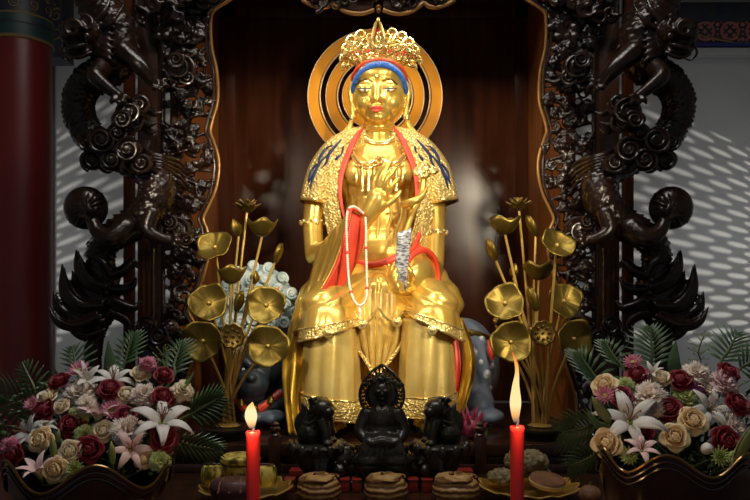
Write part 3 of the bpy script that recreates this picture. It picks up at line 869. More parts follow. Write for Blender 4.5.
# necklace and chest jewels
mb = MB()
nk = lambda x, y, d=0: H(x, y, -.098 - d)
mb.tube([H(352, 150, -.06), nk(358, 160, .0), nk(368, 163, .012), nk(379, 158, .0), nk(390, 163, .012), nk(400, 159, 0), H(407, 150, -.06)], .0085, n=8, ns=50)
mb.tube([H(350, 153, -.06), nk(358, 165, .0), nk(368, 168, .012), nk(379, 164, 0), nk(390, 168, .012), nk(400, 164, 0), H(409, 153, -.06)], .005, n=8, ns=50)
for x in (356, 362, 368, 374, 384, 390, 396, 402):
    mb.ell(nk(x, 166, .012), .0095, nu=8, nv=6)
    L = 10 + 9 * (x in (362, 368, 390, 396))
    mb.tube([nk(x, 167, .012), nk(x + .5, 172 + L * .5, .014), nk(x, 172 + L, .010)], [.003, .0055, .008], n=7, ns=10)
for k in range(7):
    q = k * 2 * PI / 7
    mb.ell(nk(379 + 3.4 * math.cos(q), 160 + 3.4 * math.sin(q), .01), .009, nu=8, nv=6)
mb.build('necklace', CROWNG, st)
mb = MB()
for y0 in (212, 226, 240):
    for x in (352, 360, 368, 388, 396):
        mb.ell(H(x, y0 + (x % 3), -.10), .008, nu=8, nv=6)
for x in (352, 363, 376, 389, 399):
    mb.tube([H(x, 196, -.090), H(x + 3, 214, -.100), H(x + (379 - x) * .25, 238, -.112), H(x + (379 - x) * .1, 260, -.118)], [.003, .006, .008, .003], n=8, ns=18)
mb.build('chest_drapery', GOLD, st)
for (x, y, Y, r) in ((313, 222, .02, 12.4), (434.5, 232, .0, 12.4)):
    mb = MB().tube([W(x, y - 2, Y), W(x, y + 2, Y)], r * u, n=24)
    for k in range(9):
        q = PI + k * PI / 8
        mb.ell(W(x, y + 2 * (k % 2), Y) + Vector((math.cos(q) * r * u, math.sin(q) * r * u, 0)), .011, nu=8, nv=6)
    mb.build('armlet', CROWNG, st)
h = S(-.36)
for (x, y, Y, x2, y2, r) in ((362, 225, -.34, 365, 220, 7.6), (414, 283, -.34, 411, 286, 8.0)):
    MB().tube([W(x, y, Y), W(x2, y2, Y - .02)], r * h, n=20).build('bracelet', CROWNG, st)

# robe over the shoulders
def cape(fx, name):
    rings = [(367, 137, .045, 11, .085), (352, 145, .05, 15, .105), (337, 155, .055, 16, .120), (325, 172, .05, 16.5, .125), (320, 188, .045, 16.5, .125), (317, 203, .04, 16.5, .125)]
    Q = spline([(fx(x), y, Y, r, d) for x, y, Y, r, d in rings], 34)
    mb = MB(); n = 40
    C = [np.array(W(q[0], q[1], q[2])) for q in Q]
    def fn(uu, vv):
        i = int(round(vv * 33)); a = uu * 2 * PI
        t = C[min(i + 1, 33)] - C[max(i - 1, 0)]; t = Vector(t).normalized()
        side = Vector((0, 1, 0)).cross(t).normalized()
        q = Q[i]
        rip = 1 + .045 * math.sin(a * 7) * vv
        return Vector(C[i]) + side * math.cos(a) * q[3] * u * rip + Vector((0, 1, 0)) * math.sin(a) * q[4] * rip
    mb.grid(fn, n, 34, closed_u=True)
    o = mb.build(name, GOLDB, st, solid=.010)
    # hem and blue scroll painting
    hem = [fn(k / 40, 1.0) for k in range(40)]
    MB().loop(hem, .009).build('gold_hem', CROWNG, o)
    mb = MB()
    def on(x, y):     # a point on the front of the cape
        p = W(fx(x), y, .0)
        d = min(range(34), key=lambda i: (Vector(C[i]) - Vector((p.x, C[i][1], p.z))).length)
        off = abs((Vector(C[d]) - Vector((p.x, C[d][1], p.z))).length) / (Q[d][3] * u)
        return Vector((p.x, C[d][1] - Q[d][4] * math.sqrt(max(.02, 1 - min(off, .98) ** 2)) - .006, p.z))
    for pts in ([(342, 142), (336, 149), (330, 157), (327, 166), (322, 172)], [(329, 157), (321, 166), (315, 178), (311, 191)], [(344, 149), (342, 156), (337, 162), (337, 169)], [(318, 166), (313, 172), (311, 180), (309, 186)], [(333, 148), (327, 151), (322, 158), (319, 165)]):
        mb.tube([on(x, y) for x, y in pts], [.004, .0075, .0085, .003, .002][:len(pts)] if len(pts) == 4 else [.004, .0075, .0085, .006, .002], n=8, ns=16)
    mb.build('blue_scroll', NAVY, o)
cape(lambda x: x, 'shoulder_cape'); cape(lambda x: 758 - x, 'shoulder_cape')
# lapels with red lining
for fx in (lambda x: x, lambda x: 757 - x):
    lp = sheet([[(fx(361), 131, -.05), (fx(350), 148, -.06), (fx(341), 170, -.075), (fx(338), 192, -.085), (fx(342), 222, -.11), (fx(350), 250, -.13)],
                [(fx(356), 134, -.04), (fx(343), 150, -.06), (fx(333), 170, -.07), (fx(330), 195, -.08), (fx(333), 225, -.08), (fx(341), 254, -.09)],
                [(fx(350), 137, -.0), (fx(337), 152, -.04), (fx(325), 172, -.05), (fx(322), 196, -.05), (fx(326), 225, -.05), (fx(334), 256, -.05)]], 12, 30, 2, .006).build('lapel', GOLDB, st, solid=.008)
    MB().tube([W(fx(x), y, Y) for x, y, Y in ((363, 128, -.04), (355.5, 138, -.07), (348, 154, -.085), (342, 172, -.095), (340, 192, -.105), (343, 212, -.120), (347, 226, -.135))], [.006, .013, .015, .013, .010, .007, .003], n=8, ns=40, flat=.6).build('red_lining', REDP, lp)
MB().tube([H(358, 133, -.02), H(370, 141, -.055), H(379.5, 143, -.062), H(389, 141, -.055), H(401, 133, -.02)], .011, n=8, ns=24, flat=.6).build('collar', CROWNG, st)
# ribbons from the crown running over the shoulders
for sx in (-1, 1):
    MB().tube([H(379.5 + sx * 27, 108, .02), H(379.5 + sx * 29, 124, .01), H(379.5 + sx * 38, 136, -.0), H(379.5 + sx * 50, 150, -.07)], [.006, .012, .013, .010], n=8, ns=24, flat=.5).build('crown_ribbon', GOLD, st)
# red belt and pleated waist cloth
MB().tube([W(338, 250, -.10), W(352, 260, -.16), W(368, 265, -.19), W(385, 262, -.19), W(405, 253, -.16), W(420, 246, -.10)], [.012, .016, .017, .017, .016, .012], n=10, ns=36, flat=.6).build('red_belt', REDP, st)
mb = MB()
for k in range(15):
    x = 344 + 4.6 * k
    t = abs(k - 7) / 7
    mb.tube([W(x, 266 - 6 * t, -.155 + .05 * t), W(x + (379 - x) * .1, 278, -.205 + .06 * t), W(x + (379 - x) * .16, 296 - 5 * t, -.20 + .05 * t)], [.008, .013, .007], n=8, ns=12)
mb.build('waist_pleats', GOLDP, st)

# left sleeve with red lining, falling into a long ribbon
sl = sheet([[(318, 248, -.12), (312, 272, -.14), (304, 298, -.20), (290, 330, -.26)],
            [(332, 232, -.24), (325, 262, -.27), (312, 296, -.31), (293, 332, -.33)],
            [(352, 211, -.42), (345, 235, -.44), (333, 268, -.44), (312, 305, -.44), (295, 334, -.40)]], 34, 36, 3, .020).build('sleeve', GOLD, st, solid=.008)
sheet([[(352, 211, -.42), (346, 236, -.445), (334, 269, -.445), (313, 306, -.445), (295, 336, -.40)],
       [(361, 217, -.40), (355, 240, -.42), (343, 273, -.42), (322, 303, -.42), (300, 332, -.40)],
       [(366, 222, -.37), (363, 244, -.38), (354, 268, -.39), (334, 298, -.41), (306, 326, -.41)]], 14, 30).build('red_lining', REDP, sl, solid=.008)
MB().tube([W(363, 215, -.41), W(352, 209, -.43), W(347, 224, -.455), (W(338, 262, -.455)), W(318, 299, -.455), W(296, 334, -.41)], [.006, .009, .007, .008, .009, .006], n=8, ns=40).build('red_piping', REDP, sl)
# right sleeve
sr = sheet([[(404, 262, -.33), (414, 256, -.31), (426, 254, -.26), (438, 262, -.16), (444, 272, -.06)],
            [(410, 272, -.42), (420, 266, -.40), (430, 268, -.34), (437, 280, -.24), (440, 292, -.14)],
            [(414, 296, -.40), (422, 292, -.40), (430, 292, -.36), (436, 298, -.26), (438, 302, -.18)]], 18, 26, 1, .004).build('sleeve', GOLD, st, solid=.008)
MB().tube([W(409, 262, -.42), W(414, 254, -.38), W(424, 250, -.32), W(434, 258, -.26), W(438, 274, -.24), W(439, 292, -.26), W(440, 306, -.30)], [.006, .013, .018, .020, .018, .013, .006], n=10, ns=40, flat=.7).build('red_lining', REDP, sr)
MB().tube([W(422, 200, -.06), W(421, 222, -.08), W(417, 240, -.10), W(412, 250, -.15)], [.004, .012, .014, .006], n=10, ns=24, flat=.5).build('red_lining', REDP, sr)

# skirts
def ringcloth(rings, n=72, ns=30, folds=9, a0=0.0, slant=None, up=1.0):
    Q = spline([(x, y, Y, rx_, ry) for x, y, Y, rx_, ry in rings], ns)
    def fn(uu, vv):
        q = Q[int(round(vv * (ns - 1)))]
        a = uu * 2 * PI
        c = W(q[0], q[1], q[2]); s = S(q[2])
        f = 1 + (.02 + .05 * vv) * math.sin(a * folds + a0 + 2 * vv) + .02 * vv * math.sin(a * (folds * 2 + 1))
        z = c.z + (slant(math.cos(a)) * s * vv if slant else 0)
        return Vector((c.x + math.cos(a) * q[3] * s * f, c.y + math.sin(a) * q[4] * f, z))
    return fn, n, ns
def skirt(name, rings, m, folds, slant=None, hem=True, a0=0.0, hemh=.14):
    fn, n, ns = ringcloth(rings, folds=folds, slant=slant, a0=a0)
    o = MB().grid(fn, n, ns, closed_u=True).build(name, m, st, solid=.010)
    if hem:
        k0 = 1 - hemh
        def f2(uu, vv):
            a = fn(uu, k0 + (1 - k0) * vv * 1.0)
            cx = W(rings[-1][0], 0, rings[-1][2])
            d = Vector((a.x - cx.x, a.y - cx.y, 0)).normalized()
            return a + d * .009
        MB().grid(lambda uu, vv: f2(uu, round(vv * 4) / 4), n, 5, closed_u=True).build('brocade_band', GOLDB, o, solid=.004)
        for vv in (0, 1):
            MB().loop([f2(k / n, vv) for k in range(n)], .0055).build('band_edge', CROWNG, o)
    return o
skirt('lower_skirt', [(331, 318, -.38, 23, .13), (331, 350, -.38, 26, .145), (331, 385, -.38, 28, .155), (333, 411, -.38, 30, .165)], GOLDP, 8, lambda c: -3 - 5 * c, hemh=.2)
skirt('lower_skirt', [(427, 318, -.38, 23, .13), (427, 350, -.38, 25, .145), (427, 385, -.38, 26, .155), (427, 409, -.38, 27, .165)], GOLDP, 8, lambda c: -3 + 2 * c, a0=1.1, hemh=.2)
skirt('ankle_cuff', [(332, 410, -.36, 11, .065), (332, 419, -.36, 12, .07), (332, 427, -.36, 13, .075)], GOLD, 10, hem=False)
skirt('ankle_cuff', [(428, 408, -.36, 11, .065), (428, 418, -.36, 12, .07), (428, 425, -.36, 13, .075)], GOLD, 10, hem=False)
# under robe between and behind the legs
sheet([[(340, 318, -.20), (338, 370, -.22), (343, 415, -.24)], [(352, 312, -.22), (356, 370, -.26), (362, 421, -.27)], [(372, 306, -.22), (374, 370, -.22), (372, 425, -.22)],
       [(392, 308, -.22), (392, 370, -.22), (388, 424, -.22)], [(404, 312, -.22), (402, 370, -.26), (400, 415, -.27)], [(420, 318, -.20), (418, 370, -.22), (414, 404, -.24)]], 60, 30, 5, .022).build('under_robe', GOLDY, st, solid=.010)
# upper robe over lap and knees
mb = MB()
for sx, kx in ((-1, 326), (1, 433)):
    mb.tube([W(379 + sx * 20, 287, -.04), W(379 + sx * 34, 292, -.20), W(kx, 311, -.40)], [27 * u, 27 * u, 23 * u], n=20, ns=24, round_caps=True)
    mb.tube([W(379 + sx * 44, 276, .04), W(kx + sx * 8, 300, -.12), W(kx + sx * 10, 322, -.26)], [20 * u, 20 * u, 15 * u], n=16, ns=20, round_caps=True)
mb.ell(W(379, 292, -.12), (38 * u, .15, 26 * u)); mb.ell(W(379, 300, -.2), (26 * u, .12, 26 * u))
def lap_folds(me):
    c0 = W(379, 268, -.1); N = [v.normal.copy() for v in me.vertices]
    for v, n_ in zip(me.vertices, N):
        dx, dz = v.co.x - c0.x, v.co.z - c0.z
        rr = math.hypot(dx, dz)
        v.co += n_ * .0065 * min(1, rr / .22) * (math.sin(15 * math.atan2(dz, abs(dx)) + 3 * rr) + .5 * math.sin(31 * math.atan2(dz, abs(dx)) - 9 * rr))
fuse(mb, 'lap_robe', GOLD, st, voxel=.008, smooth=8, post=lap_folds)
skirt('knee_drape', [(326, 300, -.38, 15, .09), (327, 308, -.38, 23, .135), (327.5, 320, -.39, 26, .155), (328, 334, -.39, 27.5, .17)], GOLD, 6, lambda c: 1 + 8 * c, hemh=.28)
skirt('knee_drape', [(433, 300, -.38, 15, .09), (433, 308, -.38, 23, .135), (433.5, 318, -.39, 26, .155), (434, 328, -.39, 26.5, .17)], GOLD, 6, lambda c: 1 - 14 * c, a0=.8, hemh=.28)
# pointed centre drape
cd = sheet([[(350, 296, -.30), (349, 318, -.36), (356, 344, -.36), (364, 356, -.34)], [(360, 284, -.27), (361, 312, -.36), (366, 345, -.37), (370, 364, -.36)], [(378, 276, -.24), (379, 310, -.36), (378, 350, -.38), (377, 374, -.37)],
            [(396, 284, -.27), (396, 312, -.36), (391, 345, -.37), (385, 364, -.36)], [(408, 296, -.30), (409, 318, -.36), (402, 344, -.36), (391, 356, -.34)]], 64, 36, 6, .016).build('centre_drape', GOLDP, st, solid=.010)
MB().tube([W(349, 322, -.385), W(355, 343, -.385), W(366, 361, -.385), W(377, 375, -.39), W(389, 361, -.385), W(402, 343, -.385), W(409, 322, -.385)], .009, n=8, ns=50).build('band_edge', GOLDB, cd)
MB().tube([W(346, 300, -.37), W(362, 322, -.41), W(372, 318, -.42), W(378, 308, -.42), W(386, 318, -.42), W(396, 320, -.41), W(410, 300, -.37)], .006, n=8, ns=40).build('jewel_swag', CROWNG, cd)
for x, y in ((328, 333), (432, 330), (362, 324), (397, 322)):
    mb = MB().ell(W(x, y, -.555 if x in (328, 432) else -.425), .017, nu=10, nv=8)
    mb.loop([W(x + 4.2 * math.cos(q), y + 4.2 * math.sin(q), -.56 if x in (328, 432) else -.43) for q in np.linspace(0, 2 * PI, 19)[:-1]], .006, n=7)
    for k in range(5):
        mb.ell(W(x + 2 * math.cos(k * 1.257), y + 2 * math.sin(k * 1.257), -.56 if x in (328, 432) else -.43), .007, nu=8, nv=6)
    fuse(mb, 'robe_jewel', CROWNG, st, voxel=.003, smooth=0)
# long hanging ribbons at both sides, gold outside and red inside
rb = sheet([[(300, 296, -.30), (289, 330, -.30), (283, 366, -.32), (285, 400, -.38), (289, 434, -.46)], [(304, 300, -.34), (296, 332, -.36), (294, 366, -.38), (292, 400, -.42), (296, 435, -.48)],
            [(307, 302, -.34), (302, 332, -.34), (304, 366, -.36), (299, 400, -.40), (303, 432, -.46)]], 24, 40, 2, .010).build('side_ribbon', GOLDY, st, solid=.008)
sheet([[(306, 300, -.30), (300, 330, -.32), (303, 366, -.335), (298, 396, -.345), (300, 424, -.35)], [(311, 302, -.28), (306, 334, -.30), (311, 366, -.30), (309, 398, -.31), (306, 426, -.33)]], 8, 30, 1, .006).build('red_lining', REDP, rb, solid=.008)
rb = sheet([[(455, 316, -.26), (461, 340, -.30), (463, 366, -.32), (458, 396, -.34), (452, 412, -.34)], [(459, 318, -.28), (467, 342, -.33), (470, 368, -.36), (464, 396, -.37), (458, 414, -.36)], [(462, 318, -.24), (472, 344, -.28), (475, 370, -.30), (468, 398, -.32), (463, 414, -.32)]], 20, 36, 2, .010).build('side_ribbon', GOLDY, st, solid=.008)
sheet([[(451, 336, -.26), (454, 366, -.29), (451, 396, -.30), (447, 424, -.32)], [(458, 336, -.27), (461, 366, -.305), (458, 396, -.315), (453, 426, -.33)]], 8, 26, 1, .006).build('red_lining', REDP, rb, solid=.008)

# halo of three gilt rings behind the head, carried on a stem fixed to the back
ha = bpy.data.objects.new('halo', None); col.objects.link(ha); ha.parent = st; ha.location = W(375, 97, .30) - st.location
s = S(.30)
for (ro, ri) in ((67, 56.5), (49, 39), (32.5, 22)):
    prof = [(ri * s, -.012), (ro * s, -.012), (ro * s, .012), (ri * s, .012)]
    M = Matrix.Rotation(PI / 2, 3, 'X')
    r = MB()
    n = 96; vs = []
    for rr, d in prof:
        for i in range(n):
            a = 2 * PI * i / n
            p = W(375, 97, .30)
            vs.append((p.x + rr * math.cos(a), .30 + d, p.z + rr * math.sin(a)))
    r.add(vs, [(k * n + i, k * n + (i + 1) % n, ((k + 1) % 4) * n + (i + 1) % n, ((k + 1) % 4) * n + i) for k in range(4) for i in range(n)])
    ro_ = r.build('ring', HALOM, ha)
    p = W(375, 97, .30)
    MB().loop([(p.x + (ri - 1.6) * s * math.cos(a), .285, p.z + (ri - 1.6) * s * math.sin(a)) for a in np.linspace(0, 2 * PI, 97)[:-1]], .0045, n=8).build('ring_edge', HALOE, ro_)
    MB().loop([(p.x + ro * s * math.cos(a), .289, p.z + ro * s * math.sin(a)) for a in np.linspace(0, 2 * PI, 97)[:-1]], .003, n=8).build('ring_edge', HALOE, ro_)
MB().tube([W(378, 200, .18), W(378, 190, .32), W(376, 30, .325)], [.02, .02, .012], n=10, ns=14).build('stem', HALOM, ha)

# ------------------------------------------------------------------ things the statue holds
Y0 = -.47
pts = [(363, 213, -.44), (355, 207, -.47), (348.5, 209, -.49), (346.5, 222, -.50), (347, 245, -.50), (348, 268, -.51), (349.5, 285, -.54), (353, 298, -.58), (358, 305, -.60), (363, 304, -.60), (366.5, 297, -.58), (367, 285, -.54), (366.5, 265, -.51), (366, 245, -.48), (366, 228, -.47), (365.5, 218, -.455)]
pb = thing('prayer_beads', 'string of pale prayer beads hanging from the raised golden hand', 'beads', W(355, 207, -.47))
sp = spline([W(*p) for p in pts], 106)
mb = MB()
for k, p in enumerate(sp):
    if k % 20 != 10:
        mb.ell(p, .0062, nu=10, nv=8)
mb.build('bead_string', BEADM, pb)
for k in range(10, 106, 20):
    MB().ell(sp[k], .0088, nu=10, nv=8).build('red_marker_bead', REDP, pb)
MB().tube([Vector(p) for p in sp], .0015, n=5).build('cord', BEADM, pb)
MB().tube([W(359, 306, -.60), W(360, 311, -.605), W(360.5, 316, -.61)], [.003, .008, .003], n=8, ns=10).build('tassel', BEADM, pb)
# ruyi sceptre
ry = thing('ruyi_sceptre', 'gold cloud headed sceptre leaning up against the statue shoulder', 'sceptre', W(400, 262, -.35))
mb = MB().tube([W(399, 264, -.40), W(404, 240, -.35), (W(412, 215, -.30)), W(421, 196, -.27), W(424, 178, -.26)], [.012, .014, .013, .013, .014], n=10, ns=40, flat=.7)
mb.build('shaft', GOLD, ry)
mb = MB(); s = S(-.28)
for (x, y, r) in ((425, 168, 6), (416.5, 172, 5.2), (433.5, 171, 5.2), (425, 175, 5)):
    mb.ell(W(x, y, -.28), (r * s, .016, r * .8 * s))
    mb.spiral(W(x, y, -.298), r * .85 * s, .006, (0, -1, .1), 1.4, a0=x, sgn=1 if x > 425 else -1, ns=20)
fuse(mb, 'cloud_head', CROWNG, ry, voxel=.0045, smooth=1)
mb = MB().tube([W(402, 205, -.30), W(412, 202, -.33), W(422, 196, -.32), W(428, 186, -.30)], [.016, .018, .014, .003], n=10, ns=20)
mb.build('leaf_tip', GOLD, ry)
# folded printed paper in the lower hand
q = [W(411.5, 228, -.49), W(397.5, 233, -.49), W(394, 290, -.475), W(406, 291, -.475)]
mb = MB().grid(lambda a, b: (q[0] * (1 - a) + q[1] * a) * (1 - b) + (q[3] * (1 - a) + q[2] * a) * b + Vector((0, .008 * math.sin(a * PI), 0)), 10, 16)
fp = mb.build('folded_paper', SILV, None, solid=.006)
tag(fp, 'folded grey printed paper slip held upright in the lower golden hand', 'paper')

# ------------------------------------------------------------------ the blue lion the statue sits on
ln = thing('lion_mount_statue', 'blue grey lion statue with white curled mane carrying the golden statue', 'statue', (0, .1, PZ))
mb = MB()
mb.ell(W(381, 371, .19), (104 * u, .24, 45 * u), nu=32, nv=18)
mb.ell(W(463, 366, .12), (37 * u, .25, 50 * u), nu=28, nv=18)
mb.ell(W(290, 372, .10), (36 * u, .22, 46 * u), nu=28, nv=18)
mb.tube([W(470, 392, -.03), W(480, 404, -.10), W(483, 409, -.15)], [20 * u, 15 * u, 11 * u], n=14, ns=12, round_caps=True)
mb.ell(W(490, 416, -.22), (14 * u, .09, 7.4 * u)); mb.ell(W(478, 417, -.24), (12 * u, .08, 7.2 * u))
mb.tube([W(280, 390, -.04), W(268, 404, -.10), W(264, 409, -.15)], [18 * u, 14 * u, 11 * u], n=14, ns=12, round_caps=True)
mb.ell(W(256, 416, -.22), (14 * u, .09, 7.4 * u)); mb.ell(W(272, 417, -.24), (13 * u, .08, 7.2 * u))
fuse(mb, 'body', LIONB, ln, voxel=.010, smooth=4)
def hide(x, y):     # front surface of the rump
    c = W(463, 366, .12); Y = -.20
    while Y < .12:
        p = W(x, y, Y) - c
        if (p.x / (37 * u)) ** 2 + (p.y / .25) ** 2 + (p.z / (50 * u)) ** 2 < 1:
            return Y
        Y += .002
    return .12
for (x, y, r) in ((474, 352, 4.6), (489, 350, 4), (471, 372, 4.4), (487, 374, 4.6), (478, 393, 4.4), (492, 366, 3.4), (481, 362, 2.6), (470, 388, 3), (464, 340, 3.4), (482, 338, 3.4), (461, 400, 3), (490, 388, 3)):
    p = W(x, y, hide(x, y) - .002)
    nrm = Vector(((x - 463) / 37 / 37, -.03, -(y - 372) / 52 / 52)).normalized()
    Bm = basis(nrm); mb = MB()
    for k in range(14):
        a = k * 2 * PI / 14
        mb.tube([p + Bm @ Vector((math.cos(a) * r * .25 * u, math.sin(a) * r * .25 * u, .001)), p + Bm @ Vector((math.cos(a) * r * u, math.sin(a) * r * u, -.002))], [.0045, .002], n=5, ns=3)
    mb.ell(p, (r * .42 * u,) * 3, nu=10, nv=6)
    mb.build('hide_spot', LIONW, ln)
mb = MB().tube([W(x, y, hide(x, y) - .006) for x, y in ((445, 329), (462, 331), (478, 334), (490, 339), (497, 346))], .014, n=8, ns=30, flat=.6)
for x in (464, 472, 480, 488):
    mb.ell(W(x, 331 + (x - 460) * .25, hide(x, 333) - .014), .010, nu=8, nv=6)
mb.build('gold_strap', BRASS, ln)
tsl = MB().tube([W(488, 340, -.09), W(489.5, 347, -.10), W(491, 352, -.11), W(492, 360, -.11)], [.004, .010, .018, .008], n=10, ns=16).build('red_tassel', REDP, ln)
# head with curls
mb = MB()
mb.ell(W(261, 366, -.10), (26 * u, .14, 28 * u), nu=24, nv=14); mb.ell(W(251, 384, -.22), (17 * u, .09, 15 * u)); mb.ell(W(251, 396, -.19), (14 * u, .08, 8 * u))
mb.ell(W(251, 378, -.30), (5 * u, .03, 4 * u)); mb.tube([W(237, 366, -.21), W(245, 361, -.24), W(251, 366, -.24)], .018, n=8, ns=10); mb.tube([W(253, 366, -.24), W(261, 361, -.23), W(270, 366, -.19)], .018, n=8, ns=10)
for k in range(12):
    a = k * PI / 6
    mb.spiral(W(259 + 21 * math.cos(a), 366 + 24 * math.sin(a), -.20 + .05 * abs(math.cos(a))), 6 * u, .010, (.3 * math.cos(a), -1, 0), 1.4, a0=a)
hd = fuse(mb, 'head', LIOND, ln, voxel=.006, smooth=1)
for x in (244, 261): MB().ell(W(x, 370, -.222), .013).build('eye', LIONW, hd)
mb = MB(); rnd = random.Random(8)
mb.ell(W(257, 312, .02), (40 * u, .16, 48 * u), nu=28, nv=18)
for ring, (rr, n) in enumerate(((46, 15), (34, 12), (22, 9), (9, 5))):
    for k in range(n):
        a = k * 2 * PI / n + ring * .3
        x, y = 257 + rr * .82 * math.cos(a), 312 + rr * math.sin(a)
        d = math.sqrt(max(0, 1 - ((x - 257) / 40) ** 2 - ((y - 312) / 50) ** 2))
        Y = .02 - .16 * d - .008
        mb.ell(W(x, y, Y), (6.2 * u, .022, 6.2 * u), nu=14, nv=8)
        mb.spiral(W(x, y, Y - .020), 5.6 * u, .0075, ((x - 257) / 90, -1, -(y - 312) / 110), 1.7, a0=a, sgn=1 if k % 2 else -1, ns=26)
mb.build('curled_mane', MANE, ln)
mb = MB().tube([W(235, 398, -.18), W(247, 410, -.26), W(261, 408, -.26), W(281, 392, -.20)], .018, n=8, ns=24)
mb.build('red_collar', REDP, ln)
for (x, y, Y) in ((241, 405, -.25), (255, 411, -.28), (271, 402, -.26)):
    MB().lathe([(.004, .03), (.012, .026), (.017, .008), (.020, 0), (.012, -.004), (.004, -.008)], 14, W(x, y, Y)).build('bell', BRASS, ln)
MB().tube([W(267, 300, -.17), W(273, 296, -.165), W(279, 287, -.15)], [.006, .010, .004], n=8, ns=8).build('red_ribbon', REDP, ln)
# ------------------------------------------------------------------ brass lotus arrangements
def lotus_set(label, base, items, flip):
    lo = thing('brass_lotus_arrangement', label, 'ornament', (base.x, base.y, PZ))
    rnd = random.Random(3 if flip else 9)
    MB().lathe([(.10, 0), (.105, .012), (.105, .03), (.12, .036), (.12, .046), (.03, .048)], 36, (base.x, base.y, PZ + .001)).build('pot', BRONZE, lo)
    MB().lathe([(.05, .047), (.055, .052), (.04, .06), (.02, .062)], 24, (base.x, base.y, PZ + .001)).build('gilt_boss', BRASSS, lo)
    mouth = Vector((base.x, base.y, PZ + .055))
    for k, it in enumerate(items):
        kind, x, y, r, dY = it[:5]
        Y = base.y + dY; s = S(Y); c = W(x, y, Y)
        tilt = it[5] if len(it) > 5 else None
        foot = mouth + Vector((rnd.uniform(-.034, .034), rnd.uniform(-.02, .02), 0))
        if kind == 'leaf':          # round rippled leaf, tilted towards the viewer
            nrm = Vector(tilt or (rnd.uniform(-.25, .25), -1, rnd.uniform(.05, .4)))
            Bm = basis(nrm); ph = rnd.uniform(0, 6)
            def fn(uu, vv, Bm=Bm, ph=ph, r=r, s=s, c=c):
                a = uu * 2 * PI; q = .04 + .96 * vv
                rr = r * s * q * (1 + .05 * math.sin(3 * a + ph) * q + .03 * math.sin(7 * a))
                hh = r * s * (.30 * q * q + .10 * q ** 3 * math.sin(3 * a + ph) + .05 * q ** 3 * math.sin(5 * a + 2 * ph) + .012 * q * math.cos(12 * a))
                return c + Bm @ Vector((math.cos(a) * rr, math.sin(a) * rr, hh - .08 * r * s))
            lf = MB().grid(fn, 44, 9, closed_u=True).build('leaf', BRASS, lo, solid=.004)
            MB().ell(c + Bm @ Vector((0, 0, .0)), .009, nu=10, nv=8).build('leaf_boss', BRASSS, lf)
            top = c - Bm @ Vector((0, 0, .10 * r * s))
        elif kind == 'cup':         # leaf seen from the side, curled like a bowl
            ph = rnd.uniform(0, 6)
            def fn(uu, vv, ph=ph, r=r, s=s, c=c):
                a = uu * 2 * PI; q = .05 + .95 * vv
                rr = r * s * q ** .8 * (1 + .07 * math.sin(3 * a + ph) * q)
                return c + Vector((math.cos(a) * rr, math.sin(a) * rr * .8, r * s * (1.05 * q * q - .62 + .16 * q * q * math.sin(4 * a + ph))))
            lf = MB().grid(fn, 44, 9, closed_u=True).build('curled_leaf', BRASS, lo, solid=.004)
            top = c + Vector((0, 0, -.60 * r * s))
        elif kind == 'flower':
            mb = MB()
            for layer, (n, tl, L) in enumerate(((6, .25, .8), (7, .75, 1.0), (8, 1.15, 1.1))):
                for j in range(n):
                    a = j * 2 * PI / n + layer * .4
                    d = Vector((math.cos(a) * math.sin(tl), math.sin(a) * math.sin(tl), math.cos(tl) * .9))
                    t_ = Vector((-math.sin(a), math.cos(a), 0))
                    b0 = c + Vector((0, 0, -.35 * r * s))
                    mb.grid(lambda uu, vv: b0 + d * (vv * L * r * s * 1.1) + t_ * ((uu - .5) * r * s * .8 * math.sin(PI * min(1, .12 + .86 * vv))) + Vector((0, 0, .25 * r * s * vv * vv)) - Vector((d.x, d.y, 0)) * (.4 * (2 * uu - 1) ** 2 * r * s * .3), 5, 7)
            lf = mb.build('lotus_flower', BRASSD, lo, solid=.003)
            top = c + Vector((0, 0, -.3 * r * s))
        elif kind == 'bud':
            d = Vector(tilt or (rnd.uniform(-.3, .3), -.2, 1)).normalized(); Bm = basis(d)
            mb = MB().lathe([(.12 * r * s, -1.1 * r * s), (.55 * r * s, -.7 * r * s), (.72 * r * s, -.05 * r * s), (.5 * r * s, .6 * r * s), (.06 * r * s, 1.2 * r * s)], 18, c, rmod=lambda a, k: 1 + .16 * math.cos(5 * a), M=Bm)
            mb.build('lotus_bud', BRASS, lo)
            top = c - d * (1.05 * r * s)
        elif kind == 'fold':        # young leaf rolled into a slanting shell
            d = Vector(tilt or (.45, -.2, 1)).normalized(); Bm = basis(d)
            def fn(uu, vv, Bm=Bm, r=r, s=s, c=c):
                a = (uu - .5) * 4.2
                w_ = .62 * r * s * math.sin(PI * (.06 + .88 * vv)) ** .7
                return c + Bm @ Vector((math.sin(a) * w_, -math.cos(a) * w_ * .7, (vv - .5) * 2.3 * r * s + .1 * r * s * math.sin(5 * a)))
            MB().grid(fn, 16, 12).build('folded_leaf', BRASS, lo, solid=.004)
            top = c - d * (1.05 * r * s)
        else:                       # seed pod facing forward
            Bm = basis((0, -1, .12))
            def fn(uu, vv): return None
            mb = MB().lathe([(.2 * r * s, -.9 * r * s), (.8 * r * s, -.3 * r * s), (1.0 * r * s, .02 * r * s), (.9 * r * s, .08 * r * s), (.75 * r * s, 0), (.1 * r * s, -.02 * r * s)], 30, c, rmod=lambda a, k: 1 + (.07 * math.cos(9 * a) if k in (1, 2, 3) else 0), M=Bm)
            pod = mb.build('seed_pod', BRASSD, lo)
            mb = MB()
            for j in range(9):
                a = j * 2 * PI / 8; q = .5 if j < 8 else 0
                mb.ell(c + Bm @ Vector((math.cos(a) * q * r * s, math.sin(a) * q * r * s, .01)), .11 * r * s, nu=8, nv=6)
            mb.build('seed', BRASS, pod)
            top = c - Bm @ Vector((0, 0, .85 * r * s))
        mid = foot.lerp(top, .45) + Vector(((foot.x - top.x) * .16, .02, .0))
